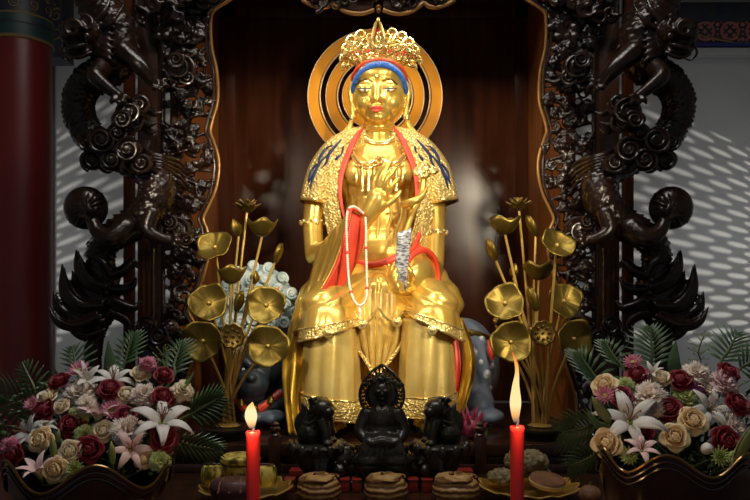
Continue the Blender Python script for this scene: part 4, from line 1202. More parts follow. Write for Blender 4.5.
        MB().tube([foot, mid, top], [.0058, .0062, .0055], n=8, ns=22).build('stem', BRASSS, lo)
LL = [('flower', 247, 208, 13, .04), ('bud', 236, 228, 8, .0), ('cup', 262, 227, 15, .02), ('leaf', 215, 247, 18.5, -.06, (-.25, -1, .75)), ('fold', 278, 253, 8.5, .03, (.35, -.1, 1)), ('cup', 231, 274, 15.5, -.06),
      ('bud', 254.5, 277, 6.5, .04), ('leaf', 209, 303, 19.5, -.09, (.05, -1, .30)), ('leaf', 266, 305, 19.5, -.09, (.0, -1, .25)), ('fold', 239, 301, 9, -.02, (.3, -.2, 1)), ('leaf', 203, 341, 20.5, -.13, (-.15, -1, .1)),
      ('pod', 232.5, 336, 13, -.12), ('leaf', 268, 346, 21, -.14, (.12, -1, .12))]
LR = [('flower', 519, 206, 12.5, .04), ('cup', 505, 225, 15, .0), ('fold', 532, 226, 9.5, .04, (-.45, -.2, 1)), ('leaf', 557, 245, 17.5, -.20, (.3, -1, .7)), ('fold', 492, 250, 9.5, .0, (-.4, -.2, 1)), ('bud', 514.5, 271, 6.5, .05),
      ('cup', 539, 270, 15.5, -.02), ('leaf', 505, 303, 19.5, -.09, (-.2, -1, .4)), ('fold', 533, 299, 10.5, -.04, (-.35, -.2, 1)), ('leaf', 564, 301, 18.5, -.06, (.25, -1, .35)), ('leaf', 511, 342, 20.5, -.13, (-.1, -1, .1)),
      ('pod', 543, 333, 13, -.11), ('leaf', 574, 339, 19.5, -.17, (.3, -1, .15)), ('bud', 497, 320, 5, .06)]
bl = W(228, 430, -.475); br = W(540, 426, -.475)
lotus_set('brass lotus arrangement whose leaves hide the white curled lion mane', bl, LL, False)
lotus_set('brass lotus arrangement standing beside the spotted blue lion rump', br, LR, True)

# ------------------------------------------------------------------ black bronze figures
FYY = -.92
def onT(px, Y=FYY): return W(px, 0, Y).x
s = S(FYY)
cf = thing('seated_deity_figurine', 'black bronze seated figurine with pierced pointed halo before the golden statue', 'figurine', (onT(382), FYY, TZ))
def F(x, y, d=0): return W(x, y, FYY) + Vector((0, d, 0))
mb = MB()
mb.box((onT(382), FYY, TZ + .018), (66 * s, .15, .034), None, .008)
mb.ell(F(382, 456), (27 * s, .075, 21 * s), nu=24, nv=14)
mb.ell(F(382, 436), (19 * s, .060, 22 * s), nu=24, nv=14)
mb.ell(F(382, 420), (16 * s, .055, 18 * s), nu=24, nv=14)
mb.tube([F(366, 414, 0), F(360, 430, -.02), F(370, 440, -.06), F(381, 438, -.07)], [7 * s, 6 * s, 5 * s, 4 * s], n=12, ns=18, round_caps=True)
mb.tube([F(398, 414, 0), F(404, 430, -.02), F(394, 440, -.06), F(383, 438, -.07)], [7 * s, 6 * s, 5 * s, 4 * s], n=12, ns=18, round_caps=True)
mb.ell(F(382, 391, -.01), (8.2 * s, .038, 10.5 * s), nu=20, nv=14); mb.ell(F(382, 378, 0), (6 * s, .026, 6 * s))
mb.tube([F(382, 404, 0), F(382, 398, 0)], 5.5 * s, n=12)
mb.ell(F(382, 393, -.049), (1.0 * s, .006, 2.0 * s)); mb.ell(F(378, 390, -.044), (2.2 * s, .006, 1.2 * s)); mb.ell(F(386, 390, -.044), (2.2 * s, .006, 1.2 * s)); mb.ell(F(382, 398, -.043), (2.6 * s, .006, 1.1 * s))
for sx in (-1, 1):
    mb.ell(F(382 + sx * 14, 458, -.055), (16 * s, .04, 9 * s)); mb.tube([F(382 + sx * 10, 446, -.05), F(382 + sx * 18, 462, -.06), F(382 + sx * 12, 474, -.06)], [6 * s, 6 * s, 4 * s], n=10, ns=12)
for k in range(9):
    x = 360 + 5.5 * k
    mb.tube([F(382 + (x - 382) * .6, 430, -.052), F(x, 452, -.078), F(382 + (x - 382) * 1.15, 474, -.068)], [2.0 * s, 2.4 * s, 1.6 * s], n=8, ns=12)
for k in range(7):
    mb.spiral(F(364 + 6 * k, 376 + abs(k - 3) * 3, -.03), 3.4 * s, .005, (0, -1, .1), 1.3, k)
fuse(mb, 'body', BRONZE, cf, voxel=.0036, smooth=1)
mb = MB()
def mand(q, t):       # pointed mandorla outline, t = 0..1 scale
    a = q
    x = 22.5 * math.sin(a); y = -24 * math.cos(a)
    if abs(a) < .9:
        y -= 6.5 * (1 - abs(a) / .9) ** 1.4
    return F(382 + x * t, 396 + y * t, .035)
for t, r in ((1.0, 1.35), (.70, 1.0)):
    mb.loop([mand(q, t) for q in np.linspace(-PI, PI, 61)[:-1]], r * s, n=8)
rnd = random.Random(5)
for k, q in enumerate(np.linspace(-2.3, 2.3, 25)):
    c0 = mand(q, .85)
    mb.spiral(c0, 2.9 * s, .0036, (0, -1, 0), 1.2, a0=k * 1.9, sgn=1 if k % 2 else -1, n=6, ns=14)
    mb.tube([mand(q, .70), mand(q + .06, .85), mand(q - .02, 1.0)], .0030, n=6, ns=8)
hl = mb.build('pierced_halo', BRONZE, cf)
MB().grid(lambda a, v: mand(a * 2 * PI - PI, .04 + .64 * v) + Vector((0, .004, 0)), 48, 6, closed_u=True).build('halo_disc', BRONZE, cf, solid=.006)

def beast(label, x, Y, sg):
    b = thing('crouching_beast_figurine', label, 'figurine', (onT(x, Y), Y, TZ))
    s = S(Y)
    B = lambda px, py, d=0: W(px, py, Y) + Vector((0, d, 0))
    mb = MB()
    mb.ell(B(x, 464), (19 * s, .070, 14 * s), nu=20, nv=12); mb.ell(B(x + sg * 8, 456, -.03), (13 * s, .055, 12.5 * s), nu=20, nv=12)
    mb.ell(B(x + sg * 10, 466, -.070), (8 * s, .03, 6.5 * s)); mb.ell(B(x + sg * 4, 447, -.02), (9 * s, .03, 4.5 * s))
    for dx in (-14, -4, 8, 15):
        mb.tube([B(x + dx, 466, -.03), B(x + dx, 478, -.045)], [5.5 * s, 4.5 * s], n=10, ns=5); mb.ell(W(x + dx, 300, Y) * 1 + Vector((0, -.06, TZ + .013 - 1.6)), (5 * s, .03, .012))
    for k in range(11):
        a = k * 2 * PI / 11
        mb.spiral(B(x + sg * 8 + 10 * math.cos(a), 456 + 9 * math.sin(a), -.06), 3.6 * s, .006, (0, -1, .15), 1.3, a)
    mb.tube([B(x + sg * 2, 446, -.03), B(x + sg * 8, 442, -.04), B(x + sg * 15, 446, -.03)], [1.6 * s, 2.2 * s, 1.2 * s], n=8, ns=10)
    for dx in (4, 15):
        mb.ell(B(x + sg * dx, 459, -.085), (1.8 * s, .010, 1.8 * s))
    fuse(mb, 'body', BRONZE, b, voxel=.0042, smooth=1)
    for dx in (5, 14):
        MB().ell(B(x + sg * dx, 457.5, -.088), .006).build('eye', PLANT, b)
beast('squat black bronze beast at the seated figurine knee near the burning candle with short flame', 350.5, -.90, -1)
beast('squat black bronze beast at the seated figurine knee near the tall flamed candle', 414.5, -.90, 1)

def guardian(label, x, sg):
    g = thing('guardian_lion_figurine', label, 'figurine', (onT(x), FYY, TZ))
    G = lambda px, py, d=0: W(px, py, FYY) + Vector((0, d, 0))
    # pedestal
    zt = W(0, 442, FYY).z
    prof = [(.080, 0), (.084, .010), (.078, .022), (.056, .034), (.054, .050), (.070, .068), (.098, zt - TZ - .030), (.106, zt - TZ - .012), (.088, zt - TZ), (.03, zt - TZ + .001)]
    ped = MB().lathe(prof, 48, (onT(x), FYY, TZ + .001), rmod=lambda a, k: 1 + (.05 * math.cos(12 * a) if k in (6, 7) else .02 * math.cos(12 * a))).build('pedestal', BRONZE, g)
    mb = MB()
    for k in range(12):
        a = k * 2 * PI / 12
        mb.ell((onT(x) + .100 * math.cos(a), FYY + .100 * math.sin(a), zt - .02), (.017, .017, .024), nu=8, nv=6)
    mb.build('lotus_petal_rim', BRONZE, ped)
    mb = MB()
    mb.tube([G(x + sg * -6, 438), G(x + sg * -4, 424), G(x + sg * 3, 410, -.01)], [15 * s, 12.5 * s, 9.5 * s], n=16, ns=14, round_caps=True)
    mb.ell(G(x + sg * -8, 432, -.02), (12 * s, .05, 11 * s)); mb.ell(G(x + sg * 5, 407, -.025), (11.5 * s, .045, 9.5 * s), nu=20, nv=12)
    mb.ell(G(x + sg * 11, 410, -.045), (6.5 * s, .030, 5.5 * s)); mb.ell(G(x + sg * 10, 416, -.035), (5 * s, .025, 3 * s)); mb.ell(G(x + sg * 2, 400, 0), (9 * s, .036, 4 * s))
    for d, dx in ((-.045, 0), (.02, 3)):
        mb.tube([G(x + sg * (6 + dx), 420, d), G(x + sg * (9 + dx), 432, d - .01), G(x + sg * (9 + dx), 441, d - .01)], [6.5 * s, 5 * s, 4.5 * s], n=10, ns=10, round_caps=True)
        mb.ell(G(x + sg * (11 + dx), 440, d - .02), (5.5 * s, .022, 3 * s))
    mb.tube([G(x - sg * 16, 438, .03), G(x - sg * 20, 424, .03), G(x - sg * 14, 412, .03), G(x - sg * 17, 404, .03)], [4 * s, 5 * s, 4 * s, 1 * s], n=10, ns=16)
    for k in range(12):
        mb.spiral(G(x + sg * (-6 + 3.4 * (k % 4)), 400 + 6 * (k // 4), -.052 + .012 * (k % 4)), 3.6 * s, .006, (-sg * .3, -1, .1), 1.3, k)
    for k in range(4):
        mb.tube([G(x - sg * 2, 418 + 5 * k, -.055), G(x - sg * 9, 422 + 5 * k, -.05), G(x - sg * 15, 420 + 5 * k, -.02)], [.004, .007, .002], n=7, ns=8)
    fuse(mb, 'lion_body', BRONZE, g, voxel=.0036, smooth=1)
    MB().ell(G(x + sg * 10, 405, -.062), .006).build('eye', PLANT, g)
guardian('black bronze guardian lion on round pedestal below the golden side ribbon', 318, 1)
guardian('black bronze guardian lion on round pedestal beside the magenta dragon fruit', 440, -1)

# ------------------------------------------------------------------ dragon fruit on the plinth edge
dx_ = W(472, 428, -.50)
df = thing('dragon_fruit', 'magenta dragon fruit on the plinth in front of the spotted lion rump', 'fruit', (dx_.x, -.50, PZ))
MB().ell((dx_.x, -.50, PZ + .048), (.046, .045, .048), nu=20, nv=14).build('flesh', DRAGF, df)
mb = MB(); rnd = random.Random(6)
for k in range(22):
    a = k * 2.4; t = .35 + 2.2 * k / 22
    n_ = Vector((math.cos(a) * math.sin(t), math.sin(a) * math.sin(t), math.cos(t)))
    p = Vector((dx_.x, -.50, PZ + .050)) + n_ * .043
    mb.tube([p, p + n_ * .010 + Vector((0, 0, .012)), p + n_ * .026 + Vector((0, 0, .030))], [.010, .008, .001], n=6, ns=6)
mb.build('bract', DRAGF, df)
MB().tube([(dx_.x + .055, -.5, PZ + .004), (dx_.x + .058, -.5, PZ + .03), (dx_.x + .053, -.5, PZ + .055)], [.012, .012, .004], n=8, ns=8).build('green_bract', DRAGS, df)

# ------------------------------------------------------------------ offerings
def gold_plate(label, px, Y, r, z0=TZ):
    x = onT(px, Y)
    p = thing('offering_plate', label, 'plate', (x, Y, z0))
    MB().lathe([(.045, .001), (.05, .006), (.035, .014), (r * .6, .020), (r * .88, .026), (r, .040), (r * 1.04, .046), (r * 1.0, .048), (r * .86, .034), (r * .5, .027), (.01, .026)], 60, (x, Y, z0), rmod=lambda a, k: 1 + (.05 * math.cos(14 * a) if k in (5, 6, 7) else 0), zmod=lambda a, k: .005 * math.cos(14 * a) if k in (5, 6, 7) else 0).build('dish', PLATE, p)
    MB().loop([(x + (r * 1.04 * (1 + .05 * math.cos(14 * a))) * math.cos(a), Y + (r * 1.04 * (1 + .05 * math.cos(14 * a))) * math.sin(a), z0 + .047 + .005 * math.cos(14 * a)) for a in np.linspace(0, 2 * PI, 113)[:-1]], .003, n=6).build('rim', BRASSS, p)
    return x
OY = -1.13
xp = gold_plate('gold scalloped plate holding the yellow green wrapped cakes', 246, OY, .150)
sO = S(OY)
def cake(name, label, x, Y, z, r, h, m, cat, grp=None, puff=.012, rib=0, parts=None, scale=(1, 1)):
    o = thing(name, label, cat, (x, Y, z), grp)
    MB().lathe([(r * .6, .0005), (r * .93, .002), (r + puff * .6, h * .25), (r + puff, h * .5), (r + puff * .5, h * .8), (r * .9, h * .97), (r * .5, h), (.004, h)], 48, (x, Y, z), rmod=(lambda a, k: 1 + rib * math.cos(16 * a)) if rib else None, sx=scale[0], sy=scale[1]).build('crumb' if parts is None else parts, m, o)
    return o
def tie(o, x, Y, z, r, h, m):
    MB().tube([(x - r, Y, z + h + .001), (x, Y, z + h + .004), (x + r, Y, z + h + .001)], .004, n=6, ns=10).build('tie', m, o)
zP = TZ + .050
for (px, Y, z, r, h, lb) in ((213, OY + .01, zP, .038, .072, 'yellow green wrapped cake standing at the plate edge nearest the lotus pot'), (264, OY + .01, zP, .042, .070, 'yellow green wrapped cake standing behind the short flamed red candle'),
                             (238, OY + .035, zP, .045, .066, 'yellow green wrapped cake in the middle under the topmost cake')):
    o = cake('wrapped_cake', lb, onT(px, Y), Y, z, r, h, CAKEG, 'cake', 'wrapped cakes on the gold plate', .004, .02, 'wrapper')
    tie(o, onT(px, Y), Y, z, r * .8, h, CAKEP)
o = cake('wrapped_cake', 'yellow green wrapped cake lying topmost on the plate stack', onT(240, OY + .02), OY + .03, zP + .0745, .066, .030, CAKEG, 'cake', 'wrapped cakes on the gold plate', .004, .02, 'wrapper')
bn = cake('bread_bun', 'purple brown scored bread bun lying before the wrapped cakes', onT(233, -1.26), -1.262, TZ + .046, .068, .062, CAKEP, 'bread', None, .01, 0, 'crust', (1, .85))
xb = onT(233, -1.26)
for k in (-1, 0, 1):
    MB().tube([(xb + k * .036, -1.262 - .066, TZ + .075), (xb + k * .033, -1.262 - .045, TZ + .103), (xb + k * .028, -1.262, TZ + .1095)], .0035, n=6, ns=12).build('score_line', PIE, bn)
for (px, r, lb) in ((319, .066, 'swirled brown round cake in front of the guardian lion by the side ribbon'), (386, .066, 'swirled brown round cake in front of the seated figurine'), (456, .072, 'swirled brown round cake nearest the plate of green wreath cakes')):
    Y = -1.14; x = onT(px, Y); zt = .099
    o = cake('swirled_cake', lb, x, Y, TZ + .001, r, .078, CAKEB, 'cake', 'swirled brown cakes', .010, .03, 'crust')
    mb = MB()
    for t in range(7):
        mb.tube([(x + r * .98 * math.cos(q) * (1 - t * .13) + .004 * math.sin(5 * q + t), Y + r * .98 * math.sin(q) * (1 - t * .13), TZ + .080 + .0025 * t + .003 * math.sin(3 * q + t)) for q in np.linspace(t * .7, t * .7 + 5.2, 34)], [.003] + [.0055] * 32 + [.002], n=6, ns=34)
    fuse(mb, 'pastry_swirl', CAKEB, o, voxel=.0035, smooth=1)
# small red boxes on the table
for (px, w_, lb) in ((290, .036, 'small red box at the edge of the wrapped cake plate'), (345, .034, 'small red box touching the swirled cake by the guardian lion, first of the pair'), (357, .034, 'small red box just before the seated figurine, second of the pair'),
                     (413, .036, 'small red box between the two swirled cakes, nearer the figurine'), (427, .040, 'small red box between the two swirled cakes, nearer the wreath cakes')):
    Y = -1.0; x = onT(px, Y)
    b = thing('red_box', lb, 'box', (x, Y, TZ), 'small red boxes on the table')
    MB().box((x, Y, TZ + .021), (w_, .05, .040), None, .003).build('carton', BOXR, b)
    MB().box((x, Y, TZ + .0445), (w_ + .003, .053, .006), None, .002).build('lid', BOXR, b)
# right plate
RY = -1.10
xr_ = gold_plate('gold scalloped plate holding grey green wreath cakes and a brown pie', 528, RY, .165)
def wreath(lb, px, Y, z, r, tr):
    x = onT(px, Y); w = thing('wreath_cake', lb, 'cake', (x, Y, z), 'crumbly wreath cakes')
    mb = MB(); rnd = random.Random(px)
    mb.loop([(x + r * math.cos(a), Y + r * math.sin(a), z + tr) for a in np.linspace(0, 2 * PI, 41)[:-1]], tr * .9, n=12)
    for k in range(170):
        a = rnd.uniform(0, 2 * PI); b = rnd.uniform(-.6, PI + .6)
        q = r + math.cos(b) * tr * .86
        mb.ell((x + q * math.cos(a), Y + q * math.sin(a), z + tr + math.sin(b) * tr * .86), rnd.uniform(.005, .010), nu=7, nv=5)
    fuse(mb, 'crumb_ring', WREATH, w, voxel=.0036, smooth=0)
wreath('grey green wreath cake on top of the other cakes behind the tall flamed candle', 526, RY + .07, TZ + .086, .050, .031)
wreath('grey green wreath cake lying at the plate rim beside the tall flamed candle', 504, RY + .01, TZ + .049, .034, .022)
wreath('grey green wreath cake lying under the upper wreath at the back of the plate', 536, RY + .09, TZ + .049, .034, .0175)
xpie = onT(547, RY - .06); ype = RY - .062
pie = thing('brown_pie', 'round brown pie with pale side leaning on the gold plate', 'pie', (xpie, ype, TZ + .05))
Mt = Matrix.Rotation(R(10), 3, 'X') @ Matrix.Rotation(R(6), 3, 'Y')
MB().lathe([(.040, -.014), (.058, -.008), (.064, .006), (.062, .010), (.01, .011)], 40, (xpie, ype, TZ + .070), M=Mt).build('pastry_side', PIEC, pie)
MB().lathe([(.060, .009), (.0625, .012), (.058, .018), (.03, .021), (.004, .019)], 40, (xpie, ype, TZ + .070), M=Mt).build('crust', PIE, pie)
xt = onT(590, -1.2)
tw = thing('brown_fruit', 'round dark brown fruit on the table edge below the flower bouquet near the pie', 'fruit', (xt, -1.2, TZ))
MB().ell((xt, -1.2, TZ + .036), (.040, .038, .035), nu=20, nv=12).build('skin', PIE, tw)
MB().tube([(xt, -1.2, TZ + .069), (xt + .004, -1.2, TZ + .082)], .004, n=6).build('stalk', STEMG, tw)

# ------------------------------------------------------------------ candles
def flame_mat(name, z0, z1, stops, strength):
    m = bpy.data.materials.new(name); m.use_nodes = True; nt = m.node_tree
    nt.nodes.remove(nt.nodes['Principled BSDF'])
    em = nt.nodes.new('ShaderNodeEmission'); em.inputs['Strength'].default_value = strength
    tc = nt.nodes.new('ShaderNodeTexCoord'); sp_ = nt.nodes.new('ShaderNodeSeparateXYZ'); mr = nt.nodes.new('ShaderNodeMapRange'); rp = nt.nodes.new('ShaderNodeValToRGB')
    nt.links.new(tc.outputs['Generated'], sp_.inputs[0]); nt.links.new(sp_.outputs['Z'], rp.inputs['Fac'])
    el = rp.color_ramp.elements
    el[0].position, el[0].color = stops[0][0], (*stops[0][1], 1); el[1].position, el[1].color = stops[-1][0], (*stops[-1][1], 1)
    for p, c in stops[1:-1]:
        e = el.new(p); e.color = (*c, 1)
    nt.links.new(rp.outputs['Color'], em.inputs['Color']); nt.links.new(em.outputs[0], nt.nodes['Material Output'].inputs['Surface'])
    nt.nodes.remove(mr)
    return m
FL1 = flame_mat('short_flame', 0, 1, [(0.0, (.10, .08, .12)), (.14, (.75, .42, .15)), (.35, (1.0, .78, .40)), (.7, (1.0, .80, .42)), (1.0, (1.0, .55, .16))], 1.15)
FL2 = flame_mat('tall_flame', 0, 1, [(0.0, (.10, .07, .10)), (.10, (.8, .40, .12)), (.25, (1.0, .75, .36)), (.6, (1.0, .70, .28)), (.82, (.95, .40, .08)), (1.0, (.75, .16, .02))], 1.15)
def candle(label, px, ytop, flame, fm, e):
    Y = -2.15; s = S(Y); x = W(px, 0, Y).x; zt = W(0, ytop, Y).z
    c = thing('red_candle', label, 'candle', (x, Y, TZ))
    MB().lathe([(.032, TZ + .001), (.034, TZ + .006), (.02, TZ + .014), (.018, TZ + .030), (.030, TZ + .034), (.030, TZ + .040), (.012, TZ + .041)], 28, (x, Y, 0)).build('holder', BRASSD, c)
    r = 7.1 * s
    MB().lathe([(r * .88, TZ + .0415), (r * .9, zt - .20), (r, zt - .012), (r * 1.04, zt - .003), (r * .9, zt), (r * .6, zt - .006), (.001, zt - .007)], 32, (x, Y, 0), rmod=lambda a, k: 1 + .02 * math.sin(3 * a + 1)).build('wax', CANDLE, c)
    MB().tube([(x, Y, zt - .008), (x + .0005, Y, zt + .006), (x + .002, Y, zt + .015)], [.0026, .0036, .0030], n=8, ns=8).build('wick', WICK, c)
    f = MB().tube([W(a, b, Y) for a, b, _ in flame], [q * s for *_, q in flame], n=20, ns=40).build('flame', fm, c)
    l = bpy.data.lights.new('flame_glow', 'POINT'); l.energy = e; l.color = (1, .55, .2); l.shadow_soft_size = .015
    lo = bpy.data.objects.new('flame_glow', l); col.objects.link(lo); lo.location = W(px, flame[2][1], Y) + Vector((0, -.03, 0))
candle('red candle with a short teardrop flame, in front of the wrapped cakes', 253, 431, [(252, 428, 2.5), (251.5, 423, 4.5), (251, 416, 6.2), (251, 409, 4.6), (252.5, 402, .4)], FL1, 1.5)
candle('red candle with a tall bent flame, in front of the wreath cakes', 517, 426, [(516, 422, 2.2), (515.5, 415, 4.0), (515.5, 402, 5.6), (515.8, 386, 3.6), (517, 373, 2.0), (516, 363, 1.6), (512.5, 352, .3)], FL2, 2.0)
# ------------------------------------------------------------------ flower bouquets
def petal(L, Wd, curl, cup, bend0=0.0, frill=0.0, nf=5, tip=.5, nu=7, nv=8):
    """a petal along +z from the origin, its inside towards +x; returns fn(u, v)"""
    def fn(uu, vv):
        x = (2 * uu - 1)
        if tip < 1:
            w = Wd * .5 * math.sqrt(max(0, 1 - ((vv - .58) / .66) ** 2))
            r = L * vv * (1 - .20 * x * x * vv)
        else:
            w = Wd * .5 * math.sin(PI * min(.97, .10 + .88 * vv)) ** .8
            r = L * vv
        ang = bend0 + curl * vv * vv
        q = math.sin(ang) * r + cup * Wd * ((1 - x * x) - .6) * math.sin(PI * min(1, .15 + .75 * vv)) * .6
        fr_ = frill * L * vv ** 3 * math.sin(nf * PI * x)
        return Vector((q + fr_ * .6, w * x, math.cos(ang) * r + fr_))
    return fn
def add_petal(mb, fn, az, tilt, base=0.0, nu=7, nv=8, z=0.0):
    """place a petal leaning outward by tilt at azimuth az round the z axis"""
    M = Matrix.Rotation(az, 3, 'Z') @ Matrix.Rotation(tilt, 3, 'Y')
    off = Matrix.Rotation(az, 3, 'Z') @ Vector((base, 0, z))
    mb.grid(lambda a, b: off + M @ fn(a, b), nu, nv)
PROTO = {}
def proto(kind, var):
    key = (kind, var)
    if key in PROTO: return PROTO[key]
    rnd = random.Random(hash(kind) % 1 + var * 31 + len(kind))
    parts = []
    if kind == 'rose':           # unit radius about 1
        mb = MB()
        mb.lathe([(.15, -.5), (.42, -.1), (.40, .3), (.12, .52)], 16, rmod=lambda a, k: 1 + .05 * math.sin(3 * a))
        mb.spiral((0, 0, .50), .30, .055, (0, 0, 1), 1.8, var, 1, n=6, ns=26, rise=.06)
        for layer, (n, t, L, Wd) in enumerate(((3, .0, 1.10, .95), (4, .16, 1.12, 1.15), (5, .34, 1.15, 1.3), (5, .58, 1.20, 1.45), (5, .86, 1.22, 1.5))):
            for j in range(n):
                az = j * 2 * PI / n + layer * .7 + rnd.uniform(-.15, .15)
                f = petal(L * rnd.uniform(.95, 1.05), Wd, (-.5, -.32, -.12, .12, .35)[layer], .42)
                add_petal(mb, f, az, t + rnd.uniform(-.06, .06), .16, z=-.5)
        parts.append(('petals', mb, None))
        mb = MB()
        mb.lathe([(.05, -.85), (.22, -.72), (.26, -.55), (.2, -.42)], 12)
        for j in range(5):
            a = j * 2 * PI / 5
            mb.tube([(.2 * math.cos(a), .2 * math.sin(a), -.55), (.6 * math.cos(a), .6 * math.sin(a), -.45), (.95 * math.cos(a), .95 * math.sin(a), -.6)], [.06, .10, .01], n=6, ns=6, flat=.4)
        parts.append(('calyx', mb, STEMG))
    elif kind == 'carnation':
        mb = MB()
        for layer, (n, t, L) in enumerate(((6, .08, 1.0), (9, .34, 1.05), (12, .62, 1.08), (13, .94, 1.1), (13, 1.28, 1.08))):
            for j in range(n):
                az = j * 2 * PI / n + layer * .5 + rnd.uniform(-.2, .2)
                f = petal(L * rnd.uniform(.85, 1.1), .62, .25, .05, 0, .15, 3.5)
                add_petal(mb, f, az, t + rnd.uniform(-.12, .12), .03, nu=9, nv=6, z=-.4)
        parts.append(('petals', mb, None))
        parts.append(('calyx', MB().lathe([(.08, -1.0), (.2, -.85), (.26, -.4), (.2, -.3)], 12), STEMG))
    elif kind in ('gerbera', 'mum'):
        mb = MB()
        for layer, (n, t, L) in enumerate(((16, 1.38, 1.0), (16, 1.15, .85), (12, .85, .6)) if kind == 'gerbera' else ((14, 1.45, 1.0), (14, 1.1, .92), (12, .75, .8), (8, .4, .65))):
            for j in range(n):
                add_petal(mb, petal(L * rnd.uniform(.92, 1.05), .24, -.15, -.15, tip=1), j * 2 * PI / n + layer * .2, t + rnd.uniform(-.08, .08), .08, nu=4, nv=6)
        parts.append(('petals', mb, None))
        parts.append(('flower_center', MB().ell((0, 0, .10), (.26, .26, .14), nu=14, nv=8), GREENC))
        parts.append(('calyx', MB().lathe([(.06, -.5), (.25, -.2), (.3, -.02), (.1, 0)], 12), STEMG))
    elif kind == 'lily':
        mb = MB()
        for j in range(6):
            f = petal(1.55, .62 if j % 2 else .50, .85, -.2, 0, .03, 2, 1)
            add_petal(mb, f, j * PI / 3 + rnd.uniform(-.1, .1), .50 + rnd.uniform(-.12, .12), .07, nu=7, nv=12, z=-.75)
        parts.append(('petals', mb, None))
        mb = MB()
        for j in range(6):
            a = j * PI / 3 + .3
            e = Vector((.34 * math.cos(a), .34 * math.sin(a), .45))
            mb.tube([(0, 0, -.6), e * .6, e], .022, n=5, ns=8); mb.ell(e, (.09, .03, .03), nu=8, nv=5)
        mb.tube([(0, 0, -.6), (0, 0, .1), (.05, 0, .6)], .03, n=6, ns=6)
        parts.append(('stamens', mb, STAM))
        parts.append(('flower_tube', MB().lathe([(.07, -1.15), (.16, -.85), (.22, -.6), (.10, -.5)], 12), LEAFB))
    elif kind == 'trumpet':      # half open lily seen from the side
        mb = MB()
        for j in range(6):
            add_petal(mb, petal(1.7, .52, .55, .2, 0, .02, 2, 1), j * PI / 3, .26 + .1 * (j % 2), .07, nu=7, nv=10, z=-.8)
        parts.append(('petals', mb, None))
        parts.append(('flower_tube', MB().lathe([(.07, -1.3), (.18, -.9), (.26, -.55), (.12, -.4)], 12), LEAFB))
    elif kind == 'bud':
        parts.append(('bud_skin', MB().lathe([(.08, -1.2), (.24, -.8), (.34, -.1), (.28, .6), (.06, 1.25)], 18, rmod=lambda a, k: 1 + .10 * math.cos(3 * a)), None))
        parts.append(('ridge', MB().tube([(.30, 0, -.8), (.39, 0, -.1), (.30, 0, .6), (.06, 0, 1.2)], .03, n=6, ns=12), STEMG))
    elif kind == 'bulb':         # tight small rose bud
        mb = MB()
        mb.lathe([(.2, -.6), (.6, -.2), (.62, .2), (.3, .6), (.05, .7)], 16, rmod=lambda a, k: 1 + .05 * math.sin(3 * a))
        for j in range(5):
            add_petal(mb, petal(1.2, 1.0, -.35, .3), j * 2 * PI / 5, .12, .25, z=-.6)
        parts.append(('petals', mb, None))
        parts.append(('calyx', MB().lathe([(.05, -.9), (.25, -.75), (.35, -.5), (.2, -.4)], 12), STEMG))
    out = []
    for nm, mb, m in parts:
        me = mb.mesh(kind + '_' + nm, m or WHITEP)
        bm = bmesh.new(); bm.from_mesh(me); bmesh.ops.recalc_face_normals(bm, faces=bm.faces); bm.to_mesh(me); bm.free()
        out.append((nm, me, m))
    PROTO[key] = out
    return out
NAMES = {'rose': ('rose', 'rose'), 'carnation': ('carnation', 'carnation'), 'gerbera': ('gerbera', 'gerbera'), 'mum': ('chrysanthemum', 'chrysanthemum'), 'lily': ('lily', 'lily'), 'trumpet': ('lily', 'lily'), 'bud': ('lily_bud', 'bud'), 'bulb': ('rose_bud', 'bud')}
def flower(kind, m, px, py, rpx, Y, heart, foot, label, grp, aim=None, spin=0.0, var=0):
    s = S(Y); c = W(px, py, Y)
    nm, cat = NAMES[kind]
    root = thing(nm, label, cat, c, grp)
    n = Vector(aim) if aim else ((c - heart).normalized() * .75 + Vector((0, -.75, .42)))
    Bm = basis(n) @ Matrix.Rotation(spin, 3, 'Z')
    root.rotation_euler = Bm.to_euler()
    r = rpx * s * (.91 if kind == 'rose' else 1.06)
    root.scale = (r, r, r)
    for pn, me, pm in proto(kind, var):
        o = bpy.data.objects.new(pn, me); col.objects.link(o); o.parent = root
        if pm is None:
            o.material_slots[0].link = 'OBJECT'; o.material_slots[0].material = m
        if pn == 'petals':
            md = o.modifiers.new('thickness', 'SOLIDIFY'); md.thickness = .028; md.offset = 0
    # cut stem running down into the foam of the bowl
    n.normalize(); b = c - n * r * (.8 if kind not in ('gerbera', 'mum') else .4)
    mb = MB().tube([b, b - n * .03, b.lerp(foot, .6) + Vector((0, .02, 0)), foot.lerp(b, .10)], .0032, n=6, ns=10)
    o = mb.build('stem', STEMG, None)
    o.parent = root
    rootm = Matrix.LocRotScale(c, Bm.to_quaternion(), Vector((r, r, r)))
    o.matrix_parent_inverse = rootm.inverted()
    return root

